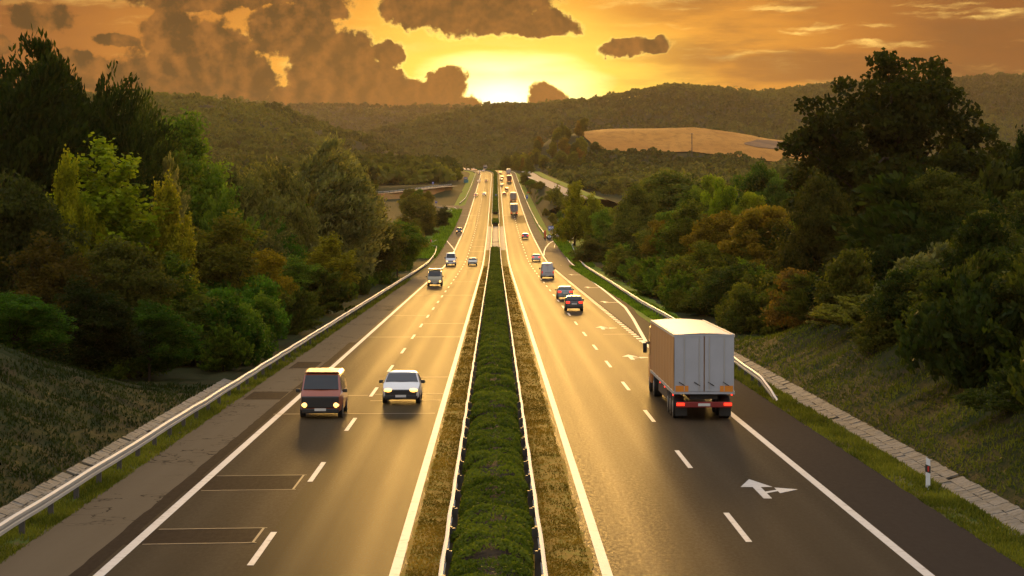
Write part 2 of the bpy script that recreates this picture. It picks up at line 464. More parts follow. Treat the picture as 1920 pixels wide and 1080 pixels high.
def terrain(X, Y):
    X = np.asarray(X, float); Y = np.asarray(Y, float)
    zr = road_z(Y); x = X - road_c(Y)
    z = zr - 0.35 + 0.0 * x
    z = z + (vnoise(X / 18, Y / 26, 1) - 0.5) * 1.4 * sstep(18, 40, np.abs(x))
    sl = np.clip(-x - 14.9, 0, None)                                   # cutting on the left ends about 118 m out
    z = z + np.minimum(0.42 * sl, 5.5 + 0.05 * sl) * (1 - sstep(100, 124, Y)) + 0.3 * (vnoise(X, Y / 1.5, 3) - 0.5) * sstep(15.2, 17, -x)
    z = z + sstep(20, 70, -x) * 5.0 * sstep(118, 240, Y) * (1 - sstep(430, 560, Y))
    sr = np.clip(x - 15.9, 0, None)                                    # cutting on the right ends about 165 m out
    z = z + np.minimum(0.52 * sr, 6.2 + 0.06 * sr) * (1 - sstep(140, 172, Y)) + 0.3 * (vnoise(X, Y / 1.5, 4) - 0.5) * sstep(16.2, 18, x)
    z = z + sstep(34, 90, x) * 7.0 * sstep(172, 300, Y) * (1 - sstep(560, 700, Y))
    z = z + 4.5 * np.exp(-((Y - 1080 - 0.9 * (x + 48)) / 34.0) ** 2) * sstep(-14, -30, x) * (1 - sstep(90, 160, -x))
    for (D, wf, wb, pts) in RIDGES:
        cpx = [p[0] for p in pts]; cpy = [p[1] for p in pts]
        px = VPX + F * X / D
        crest = CAMH + (HY - np.interp(px, cpx, cpy)) / F * D
        crest = crest + (vnoise(X / (D * .03), Y / (D * .03), D) - 0.5) * D * 0.0035
        shape = np.where(Y < D, sstep(D - wf, D, Y), 1 - 0.5 * sstep(D, D + wb, Y))
        low = np.minimum(zr, 46.0)
        rise = low + (crest - low) * shape
        m = sstep(30, 90, np.abs(x)) if D < 2000 else sstep(20, 120, np.abs(x)) * (1 - sstep(2300, 2500, Y)) + sstep(2300, 2500, Y)
        z = np.maximum(z, z + (rise - z) * m)
    return z
def gz(X, Y): return float(terrain(np.array([X]), np.array([Y]))[0])


_c = np.concatenate([np.arange(0, 30, 1.0), 30 * 1.1 ** np.arange(0, 52)])
xs = np.concatenate([-_c[::-1], _c[1:]])
ys = np.concatenate([np.arange(-60, 40, 10.0), np.arange(40, 240, 2.5), np.arange(240, 700, 6), np.arange(700, 2100, 14), np.arange(2100, 7000, 60), [7400, 8000, 9000]])
GX, GY = np.meshgrid(xs, ys)
GX = GX + road_c(GY)
GZ = terrain(GX, GY)
nx_, ny_ = len(xs), len(ys)
idx = np.arange(nx_ * ny_).reshape(ny_, nx_)
quads = np.stack([idx[:-1, :-1], idx[:-1, 1:], idx[1:, 1:], idx[1:, :-1]], -1).reshape(-1, 4)
tag(obj_from('terrain', mesh_np('terrain', np.stack([GX, GY, GZ], -1).reshape(-1, 3), quads, smooth=True), M['ground']), kind='structure')


def strip(name, yy, xl, xr, dz, mat, nx=2, drape=False, kind='structure', zfun=None):
    """a sheet along the road between offsets xl and xr (numbers or functions of the distance)."""
    yy = np.asarray(yy, float)
    L = xl(yy) if callable(xl) else np.full_like(yy, xl); R = xr(yy) if callable(xr) else np.full_like(yy, xr)
    t = np.linspace(0, 1, nx)
    X = L[:, None] * (1 - t) + R[:, None] * t
    Y = np.repeat(yy[:, None], nx, 1)
    Z = road_z(Y) + dz + (zfun(X, Y) if zfun else 0.0)
    if drape: Z = terrain(X + road_c(Y), Y) + dz
    i = np.arange(X.size).reshape(X.shape)
    q = np.stack([i[:-1, :-1], i[:-1, 1:], i[1:, 1:], i[1:, :-1]], -1).reshape(-1, 4)
    me = mesh_np(name, np.stack([X + road_c(Y), Y, Z], -1).reshape(-1, 3), q, smooth=True)
    return tag(obj_from(name, me, mat), kind=kind)


def rng_y(a, b): return np.concatenate([np.arange(a, min(b, 420), 6.0), np.arange(max(a, 420), b, 8.0), [b]]) if a < 420 else np.append(np.arange(a, b, 8.0), b)
YF = rng_y(20, 1960)
wig = lambda a, s: (lambda y: a + 0.16 * (vnoise(y / 1.7, y * 0 + s, s) - 0.5) + 0.12 * (vnoise(y / 0.5, y * 0, s) - .5))
YN = np.concatenate([np.arange(40, 200, 0.5), np.arange(200, 420, 4.0)])
strip('carriageway_slow_lane', YF, -9.95, -6.2, 0.0, M['lane_slow'])
strip('carriageway_fast_lane', YF, -6.2, -1.9, 0.0, M['lane_fast'])
strip('carriageway_away', YF, 2.0, 10.7, 0.0, M['lane_away'])
YS = np.concatenate([np.arange(40, 200, 0.6), rng_y(200, 1960)[0:]])
lay = lambda y: -12.5 - 2.6 * sstep(548, 620, y) * (1 - sstep(905, 925, y))
strip('hard_shoulder_oncoming', YS, lambda y: lay(y) + 0.12 * (vnoise(y / 1.3, y * 0, 5) - .5) * (y < 220), -9.95, 0.0, M['shoulder_old'])
# outer line of the exit lane, as (distance, offset) pairs; the exit then turns off to the right
EXL = [(150, 10.75), (160, 10.75), (196, 12.1), (223, 12.95), (264, 13.4), (328, 14.0), (410, 14.9), (455, 15.1), (510, 15.8), (553, 17.0), (590, 18.9), (620, 22.0), (635, 25.5), (648, 31), (662, 42), (690, 75)]
_ed, _ex = [p[0] for p in EXL], [p[1] for p in EXL]
def exit_edge(y): return np.where(y < 205, 13.1, np.maximum(13.1, np.interp(y, _ed, _ex) + 0.7))
strip('hard_shoulder_away', np.concatenate([np.arange(40, 200, 0.6), np.arange(200, 521, 5.0)]), 10.7, lambda y: exit_edge(y) + 0.08 * (vnoise(y / 1.1, y * 0, 6) - .5) * (y < 220), 0.0, M['shoulder_new'])
strip('hard_shoulder_away', rng_y(521, 1960), 10.7, 13.2, 0.0, M['shoulder_old'])
EXR = [(521, 16.9), (540, 17.4), (556, 18.0), (573, 18.8), (590, 19.8), (605, 21.4), (620, 23.4), (633, 26.4), (644, 31.5), (655, 40), (680, 72)]
EXA = [(521, 13.2), (560, 13.2), (600, 13.3), (612, 13.6), (621, 15.2), (630, 17.2), (639, 20), (648, 24.5), (658, 31.5), (672, 43), (700, 78)]
def ribbon(name, A, B, dz, mat, kind='structure', sub=6):
    a, b = np.array(A, float), np.array(B, float); t = np.linspace(0, len(a) - 1, (len(a) - 1) * sub + 1); k = np.arange(len(a))
    ra = np.stack([np.interp(t, k, a[:, 1]), np.interp(t, k, a[:, 0])], -1); rb = np.stack([np.interp(t, k, b[:, 1]), np.interp(t, k, b[:, 0])], -1)
    V = []
    for p, q in zip(ra, rb):
        for w in (0, .34, .67, 1):
            s = p * (1 - w) + q * w; V.append((s[0] + road_c(s[1]), s[1], road_z(s[1]) + dz))
    n = len(ra); i = np.arange(n * 4).reshape(n, 4)
    return tag(obj_from(name, mesh_np(name, V, np.stack([i[:-1, :-1], i[:-1, 1:], i[1:, 1:], i[1:, :-1]], -1).reshape(-1, 4)), mat), kind=kind)
ribbon('exit_ramp', EXA, EXR, 0.004, M['ramp'])
strip('exit_lane', np.arange(160, 522, 4.0), lambda y: np.full_like(y, 10.9), lambda y: np.interp(y, _ed, _ex), 0.004, M['ramp'])
strip('layby_entry', np.arange(860, 925, 5.0), lambda y: -14.8 - 14 * sstep(880, 921, y), lambda y: -14.8 + 0 * y, 0.0, M['shoulder_old'])
# verges, median, cuttings
strip('verge_oncoming', np.append(YN, rng_y(424, 545)), -14.4, lambda y: -12.3 + 0 * y, -0.035, M['verge'], 6, zfun=lambda X, Y: -0.12 * sstep(-13.2, -14.2, X))
strip('verge_oncoming', rng_y(545, 1960), lambda y: lay(y) - 4.5, lambda y: lay(y) + 0.3, -0.04, M['verge_green'], 4, zfun=lambda X, Y: -0.1 * (X < -16))
strip('verge_away', np.arange(40, 180, 0.6), 12.9, 14.6, -0.035, M['verge'], 5, zfun=lambda X, Y: -0.10 * sstep(13.5, 14.5, X))
strip('verge_away', np.arange(176, 640, 4), lambda y: exit_edge(y) - .2, lambda y: exit_edge(y) + 4.0, -0.035, M['verge_green'], 5, zfun=lambda X, Y: -0.3 * sstep(1.6, 4.0, X - exit_edge(Y)))
strip('verge_away', rng_y(622, 1960), 13.1, 16.5, -0.04, M['verge_green'], 4, zfun=lambda X, Y: -0.35 * sstep(14.5, 16.5, X))
strip('median_strip', np.concatenate([np.arange(40, 160, 0.6), rng_y(160, 1960)]), wig(-2.25, 3), wig(2.42, 4), 0.012, M['median'], 9, zfun=lambda X, Y: 0.05 * (vnoise(X * 2, Y * 1.5, 8) - .5) * (np.abs(X) < 2.1))
strip('median_crossing', np.arange(528, 716, 5.0), -2.26, 2.43, 0.05, M['concrete'], 3)
strip('cutting_slope_oncoming', np.arange(40, 126, 0.8), lambda y: -40 + 0 * y, lambda y: -14.85 + 0 * y, 0.03, M['bank'], 60, drape=True)
strip('cutting_slope_away', np.arange(40, 176, 0.8), lambda y: 15.85 + 0 * y, lambda y: 46 + 0 * y, 0.03, M['bank'], 60, drape=True)

# ------------------------------------------------------------------ painted lines
mk = MB()
def line(y0, y1, x, w, dz=0.009):
    n = max(2, int((y1 - y0) / 8) + 1) if y1 - y0 > 10 else 2
    yy = np.linspace(y0, y1, n); vs = []
    for y in yy:
        xc = (x(y) if callable(x) else x) + float(road_c(y)); z = float(road_z(y)) + dz
        vs += [(xc - w / 2, y, z), (xc + w / 2, y, z)]
    mk.add(vs, [(2 * i, 2 * i + 1, 2 * i + 3, 2 * i + 2) for i in range(n - 1)])
def pline(pts, w, dz=0.010, sub=8):
    p = np.array(pts, float); t = np.linspace(0, len(p) - 1, (len(p) - 1) * sub + 1)
    yy = np.interp(t, np.arange(len(p)), p[:, 0]); xx = np.interp(t, np.arange(len(p)), p[:, 1]); vs = []
    for i in range(len(t)):
        a, b = max(0, i - 1), min(len(t) - 1, i + 1)
        d = np.array([xx[b] - xx[a], yy[b] - yy[a]]); d /= np.hypot(*d) + 1e-9
        z = float(road_z(yy[i])) + dz; c = float(road_c(yy[i]))
        vs += [(xx[i] + c - d[1] * w / 2, yy[i] + d[0] * w / 2, z), (xx[i] + c + d[1] * w / 2, yy[i] - d[0] * w / 2, z)]
    mk.add(vs, [(2 * i, 2 * i + 1, 2 * i + 3, 2 * i + 2) for i in range(len(t) - 1)])
line(30, 1950, -9.63, 0.27); line(30, 1950, -2.46, 0.25); line(30, 1950, 2.72, 0.26)
line(30, 160, 10.52, 0.27); line(452, 1950, 10.52, 0.27)
y = 160.0
while y < 452: line(y, y + 1.6, 10.52, 0.40); y += 3.2
for k in range(-1, 104):
    line(55.8 + 18 * k, 61.8 + 18 * k, -6.13, 0.17); line(59.8 + 18 * k, 65.8 + 18 * k, 6.80, 0.17)
pline([(d, x) for d, x in EXL if 155 < d < 700], 0.26)
pline([(497, 10.75), (520, 11.3), (545, 12.2), (575, 13.8), (602, 16.2), (615, 19.0), (628, 23), (640, 28.5)], 0.25)
pline([(530, -9.7), (545, -10.4), (618, -14.1), (660, -14.6), (870, -14.4), (900, -16.5), (915, -22)], 0.24)
pline([(548, 14.4), (590, 15.9)], 0.14)
def arrow(X, Y, s=1.0):                                             # straight-on-and-right arrow
    z = float(road_z(Y)) + 0.009
    for poly in ([(-.13, 0), (.13, 0), (.13, 3.0), (-.13, 3.0)], [(-.52, 3.0), (.52, 3.0), (0, 5.2)],
                 [(.13, 1.35), (.55, 1.9), (.55, 2.25), (.13, 1.75)], [(.55, 1.35), (1.25, 2.35), (.55, 2.85)]):
        mk.add([(X + a * s, Y + b * s, z) for a, b in poly], [tuple(range(len(poly)))])
arrow(8.45, 69.2); arrow(8.55, 139); arrow(8.6, 178); arrow(8.6, 286)
def side_arrow(X, Y):
    z = float(road_z(Y)) + 0.010
    for poly in ([(-.12, 0), (.12, 0), (.12, 3.4), (-.12, 3.4)], [(-.5, 3.0), (.5, 3.0), (0, 5.0)], [(.12, .8), (1.5, 1.2), (1.5, 1.9), (.12, 1.5)]):
        mk.add([(X + a, Y + b, z) for a, b in poly], [tuple(range(len(poly)))])
side_arrow(11.6, 236); side_arrow(12.0, 289); side_arrow(12.2, 358); side_arrow(12.6, 430)
mk.build('lane_markings', M['white']); tag(bpy.data.objects['lane_markings'], kind='structure')
# resurfaced rectangles with pale sealed joints in the slow lane, and sealed cross joints further out
pt, tj = MB(), MB()
def rect(mb, x0, x1, y0, y1, dz, skew=0.0):
    n = max(1, int((y1 - y0) / 6))
    for i in range(n):
        a, b = y0 + (y1 - y0) * i / n, y0 + (y1 - y0) * (i + 1) / n; za, zb = float(road_z(a)) + dz, float(road_z(b)) + dz
        mb.add([(x0, a, za), (x1, a + skew, za), (x1, b + skew, zb), (x0, b, zb)], [(0, 1, 2, 3)])
for (y0, y1) in ((59.4, 62.3), (71.3, 75.4)):
    rect(pt, -9.9, -6.45, y0, y1, 0.004, 0.3)
    for yy in (y0, y1): rect(tj, -9.4, -6.4, yy, yy + 0.10, 0.012, 0.3)
    rect(tj, -6.53, -6.46, y0 + .3, y1 + .4, 0.012)
for (x0, x1, yy) in ((-9.9, -2.7, 99.6), (-6.0, -2.6, 107), (-6.0, -2.6, 111), (-9.4, -6.3, 110), (-6.0, -2.6, 123), (-9.8, -2.6, 166), (-6, -2.6, 188), (-9.8, -6.2, 204), (-9.8, -2.6, 260), (-6, -2.6, 318),
                     (-9.9, -2.6, 455), (-6, -2.6, 520), (-6, -2.6, 552), (-6, -2.6, 600), (-14, -2.6, 742), (-14, -2.6, 812), (3, 6.6, 742), (3, 6.6, 812), (8.2, 10.4, 170)):
    rect(tj, x0, x1, yy, yy + 0.10 + yy * 0.0012, 0.0125, 0.4)
rect(pt, 6.9, 10.4, 742, 812, 0.004); rect(pt, -12.2, -10.4, 108, 113, 0.004); rect(pt, -12.1, -10.6, 131, 137, 0.004)
for x in (-9.9, -6.25): pass
pt.build('resurfaced_patches', M['patch']); tag(bpy.data.objects['resurfaced_patches'], kind='structure')
tj.build('sealed_joints', M['tar']); tag(bpy.data.objects['sealed_joints'], kind='structure')
strip('resurfaced_edge', np.arange(40, 160, 1.0), lambda y: -10.35 + 0.06 * (vnoise(y, y * 0, 9) - .5), lambda y: -9.9 + 0 * y, 0.004, M['patch'])

# ------------------------------------------------------------------ paved drainage ditches
def ditch(name, side, y0, y1, cols, step):
    rg = random.Random(5 if side > 0 else 6); mb = MB()
    y = y0
    while y < y1:
        for (xa, za, xb, zb) in cols:
            if rg.random() < 0.025: continue
            j = lambda a: rg.uniform(-a, a)
            L = step * rg.uniform(0.90, 0.985); t = 0.06; dzz = j(0.010); yo = j(0.02)
            if zb > za + .05 and abs(xb) > abs(xa): xb2 = xb + side * rg.uniform(-.04, .03)
            else: xb2 = xb
            a = [(side * (abs(xa)) + j(.01), y + yo, za + dzz), (xb2 + j(.01), y + yo + j(.03), zb + dzz + j(.01)), (xb2 + j(.01), y + L + yo, zb + dzz + j(.01)), (side * abs(xa) + j(.01), y + L + yo + j(.02), za + dzz)]
            top = [(p[0], p[1], p[2] + float(road_z(y))) for p in a]
            mb.add(top + [(p[0], p[1], p[2] - t) for p in top], [(0, 1, 2, 3), (0, 4, 5, 1), (1, 5, 6, 2), (2, 6, 7, 3), (3, 7, 4, 0)])
        y += step
    o = mb.build(name, M['slab']); tag(o, kind='structure')
ditch('paved_ditch_oncoming', -1, 44, 124, [(-13.75, -.10, -14.18, -.27), (-14.20, -.27, -14.62, -.20), (-14.64, -.2, -15.0, -.08)], 0.5)
ditch('paved_ditch_away', 1, 44, 172, [(14.45, -.10, 14.92, -.28), (14.94, -.28, 15.42, -.20), (15.44, -.2, 15.9, -.07)], 0.5)
strip('ditch_bed', np.arange(40, 176, 2.0), -15.3, -13.6, -0.30, M['bank'], 3)
strip('ditch_bed', np.arange(40, 176, 2.0), 14.3, 16.2, -0.31, M['bank'], 3)

# ------------------------------------------------------------------ vegetation
RG = np.random.default_rng(11)
def unit(n, rg=RG):
    v = rg.normal(size=(n, 3)); return v / np.linalg.norm(v, axis=1, keepdims=True)
def leaves(C, size, elong=1.5, axis=None, up=0.25, rg=RG, tint=None):
    """rhombic leaf faces at centres C; size per leaf."""
    n = len(C); size = np.broadcast_to(np.asarray(size, float), (n,))[:, None] * rg.uniform(.7, 1.3, (n, 1))
    a = unit(n, rg) if axis is None else axis + 0.55 * unit(n, rg)
    a /= np.linalg.norm(a, axis=1, keepdims=True)
    nrm = unit(n, rg) + np.array([0, 0, up]); b = np.cross(a, nrm); b /= np.linalg.norm(b, axis=1, keepdims=True) + 1e-9
    V = np.stack([C - a * size * elong * .5, C + b * size * .5 + a * size * .1, C + a * size * elong * .5, C - b * size * .5 + a * size * .1], 1).reshape(-1, 3)
    t = rg.uniform(0, 1, n) if tint is None else np.clip(tint + rg.normal(0, .16, n), 0, 1)
    return V, np.arange(4 * n).reshape(n, 4), np.repeat(t, 4)


def crown_clusters(rg, lobes, n, shell=0.42):
    """cluster centres spread through a set of (cx, cy, cz, rx, ry, rz) lobes, denser towards the outside."""
    vol = np.array([l[3] * l[4] * l[5] for l in lobes]) ** 0.75; k = rg.choice(len(lobes), n, p=vol / vol.sum())
    L = np.array(lobes)[k]; d = unit(n, rg); r = rg.uniform(shell ** 2, 1, n) ** 0.5
    return L[:, :3] + d * r[:, None] * L[:, 3:], d


def make_tree(name, seed, H, lobes, nclus, per, leaf, spread, elong=1.5, style='round', trunk_r=0.16, trunk_h=None, limbs=7):
    """tree (> trunk with limbs, crown) with its base at the origin."""
    rg = np.random.default_rng(seed)
    C, D = crown_clusters(rg, lobes, nclus)
    C[:, 2] = np.maximum(C[:, 2], 0.25)
    ct = np.clip(rg.normal(.5, .20, nclus), .05, .95)
    idx = np.repeat(np.arange(nclus), per); N = len(idx)
    if style == 'feather':                                            # long sprays swept up and to one side
        s = rg.uniform(0, 1, N); dirv = D[idx] * .55 + np.array([.45, 0, .75]); dirv /= np.linalg.norm(dirv, axis=1, keepdims=True)
        bend = np.stack([s ** 2 * .5, 0 * s, -s ** 2 * .25], -1)
        P = C[idx] + (dirv * (s[:, None] - .4) + bend) * spread * 2.2 + rg.normal(0, spread * .17, (N, 3))
        V, Q, T = leaves(P, leaf, elong, dirv + .45 * unit(N, rg), .2, rg, ct[idx])
    elif style == 'spike':                                            # upright sprays
        s = rg.uniform(0, 1, N); dirv = D[idx] * np.array([.5, .5, .2]) + np.array([0, 0, .9])
        P = C[idx] + dirv * (s[:, None] - .5) * spread * 1.6 + rg.normal(0, spread * .24, (N, 3))
        V, Q, T = leaves(P, leaf, elong, None, .3, rg, ct[idx])
    else:
        P = C[idx] + unit(N, rg) * (rg.uniform(0, 1, N) ** .45 * spread)[:, None] * np.array([1, 1, .72])
        V, Q, T = leaves(P, leaf, elong, None, .35, rg, ct[idx])
    crown = mesh_np(name + '_crown', V, Q, {'tint': T})
    mb = MB(); th = trunk_h or H * .55
    lean = [(0, 0, -1.2)]
    for i in range(1, 7): lean.append((rg.normal(0, .018 * H) * i / 6, rg.normal(0, .018 * H) * i / 6, th * i / 6))
    for i in range(6): mb.tube(lean[i], lean[i + 1], trunk_r * H / 12 * (1.15 - i * .15), trunk_r * H / 12 * (1.0 - i * .15), 8)
    for q in rg.choice(nclus, min(limbs * 3, nclus), replace=False):
        t = int(rg.integers(2, 6)); a = Vector(lean[t]); b = Vector(C[q]); m = a.lerp(b, .5) + Vector((0, 0, .06 * H * rg.uniform(-.3, 1)))
        r = trunk_r * H / 12 * .38
        mb.tube(a, m, r, r * .6, 5); mb.tube(m, b, r * .6, r * .2, 5)
    return crown, mb.mesh(name + '_trunk', 60)


def lob(rg, H, W, base, n, shape='dome'):
    """n overlapping lobes that make an uneven crown H high and W wide starting at height base."""
    out = []
    for i in range(n):
        t = (i + .5) / n; z = base + (H - base) * (.12 + .76 * t)
        if shape == 'dome': w = W * .5 * math.sqrt(max(.1, 1 - (2 * t - .85) ** 2 * .75))
        elif shape == 'cone': w = W * .5 * (1.06 - .85 * t)
        elif shape == 'column': w = W * .5 * (.75 + .25 * math.sin(math.pi * t)) * (1 - .55 * max(0, t - .7) / .3)
        else: w = W * .5 * math.sqrt(max(.1, 1 - t * t * .8))
        a = rg.uniform(0, 6.283); o = w * rg.uniform(.30, .62); r = max(.5, w - o * .55) * rg.uniform(.75, 1.0)
        out.append((o * math.cos(a), o * math.sin(a), z, r, r, min(r * .8, (H - base) * .28)))
    top = H - (H - base) * .12; out.append((rg.uniform(-.1, .1) * W, 0, top, W * .16, W * .16, (H - base) * .12))
    return out


PROTO = {}
def proto(key, *a, **k): PROTO[key] = make_tree(key, *a, **k)
_r = random.Random(4)
proto('round_a', 21, 12, lob(_r, 12, 9, 1.5, 9), 360, 60, .20, .90)
proto('round_b', 22, 12, lob(_r, 12, 8, 1.0, 11), 360, 60, .19, .82)
proto('round_c', 23, 12, lob(_r, 12, 10, 2.0, 8), 380, 60, .21, .95)
proto('maple_a', 24, 12, lob(_r, 12, 7.5, .8, 12, 'cone'), 420, 66, .17, .70, 1.4, 'spike')
proto('maple_b', 25, 12, lob(_r, 12, 6.5, .8, 12, 'column'), 380, 60, .17, .70, 1.4, 'spike')
proto('willow_a', 26, 13, lob(_r, 13, 11, 1.0, 10), 420, 50, .17, .95, 2.5, 'feather')
proto('willow_b', 27, 13, lob(_r, 13, 9, 1.0, 10), 400, 50, .18, .95, 2.4, 'feather')
proto('puff_a', 28, 9, lob(_r, 9, 8, 1.8, 13), 60, 230, .20, .95, 1.6)
proto('puff_b', 29, 9, lob(_r, 9, 9, 1.5, 15), 64, 230, .20, 1.0, 1.6)
proto('bush_a', 30, 4, lob(_r, 4, 5, .2, 8, 'bush'), 210, 34, .15, .50, 1.5, trunk_h=1.6, trunk_r=.2)
proto('bush_b', 31, 4, lob(_r, 4, 5.5, .1, 9, 'bush'), 220, 34, .15, .5, 2.4, 'feather', trunk_h=1.6, trunk_r=.2)
proto('bush_c', 32, 4, lob(_r, 4, 4.5, .1, 9, 'bush'), 200, 34, .14, .45, 1.5, 'spike', trunk_h=1.6, trunk_r=.2)
proto('oak', 33, 20, [(0, 0, 16.2, 4.6, 4.6, 3.6), (2.6, 1, 14.2, 4.4, 4, 3.4), (-3.0, .5, 13.6, 3.8, 4, 3.2), (5.2, -.5, 10.2, 3.8, 4, 3.4), (-5.6, 1, 10.4, 3.0, 3.4, 4.0),
                      (-6.6, 0, 14.2, 1.7, 1.8, 2.2), (6.0, 1, 6.2, 3.4, 3.6, 2.8), (-5.0, 0, 5.6, 3.9, 4, 3.0), (0, -3, 9, 5.4, 3.4, 4.5), (0, 3, 6.5, 6, 3, 4), (-1, -1, 4.5, 5, 4, 2.6)],
      520, 78, .30, 1.0, 1.4, trunk_r=.26, trunk_h=14, limbs=12)
PH = {'oak': 20, 'bush_a': 4, 'bush_b': 4, 'bush_c': 4, 'puff_a': 9, 'puff_b': 9, 'willow_a': 13, 'willow_b': 13}
PW = {'round_a': 9.6, 'round_b': 8.8, 'round_c': 10.6, 'maple_a': 7.4, 'maple_b': 6.6, 'willow_a': 12.5, 'willow_b': 10.5, 'puff_a': 8.6, 'puff_b': 9.6, 'bush_a': 5.4, 'bush_b': 6.2, 'bush_c': 4.8, 'oak': 19}
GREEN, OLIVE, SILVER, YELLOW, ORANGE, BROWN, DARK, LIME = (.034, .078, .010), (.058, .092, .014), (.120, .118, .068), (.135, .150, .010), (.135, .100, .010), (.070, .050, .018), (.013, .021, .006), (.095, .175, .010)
_old = (.040, .066, .014), (.064, .066, .019), (.100, .106, .058), (.125, .125, .012), (.145, .078, .010), (.070, .046, .020), (.020, .029, .009), (.100, .155, .012)
for _k in PW: PW[_k] *= .84
PW['oak'] = 13.5
def tree(key, x, y, h, w, color, label, group, rz=None, name=None, cat=None, z=None):
    crown, trunk = PROTO[key]; H0, W0 = PH.get(key, 12), PW[key]
    isb = key.startswith('bush'); name = name or ('bush' if isb else 'tree')
    o = empty(name, (x, y, (gz(x, y) if z is None else z) - .05), RG.uniform(0, 6.28) if rz is None else rz, label, cat or ('bush' if isb else 'tree'), group)
    o.scale = (w / W0, w / W0, h / H0)
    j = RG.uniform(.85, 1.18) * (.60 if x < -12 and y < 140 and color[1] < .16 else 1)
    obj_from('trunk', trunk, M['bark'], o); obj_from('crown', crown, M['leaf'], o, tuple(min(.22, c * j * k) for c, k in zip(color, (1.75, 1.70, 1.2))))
    return o
def tree_px(key, px, py_top, d, wpx, color, label, group=None, **k):
    """place by where it stands along and beside the road: centre column, top row, distance, width in px."""
    x = (px - VPX) / F * d; zt = CAMH - (py_top - HY) / F * d
    return tree(key, x, d, max(1.2, zt - gz(x, d)), wpx / F * d, color, label, group, **k)

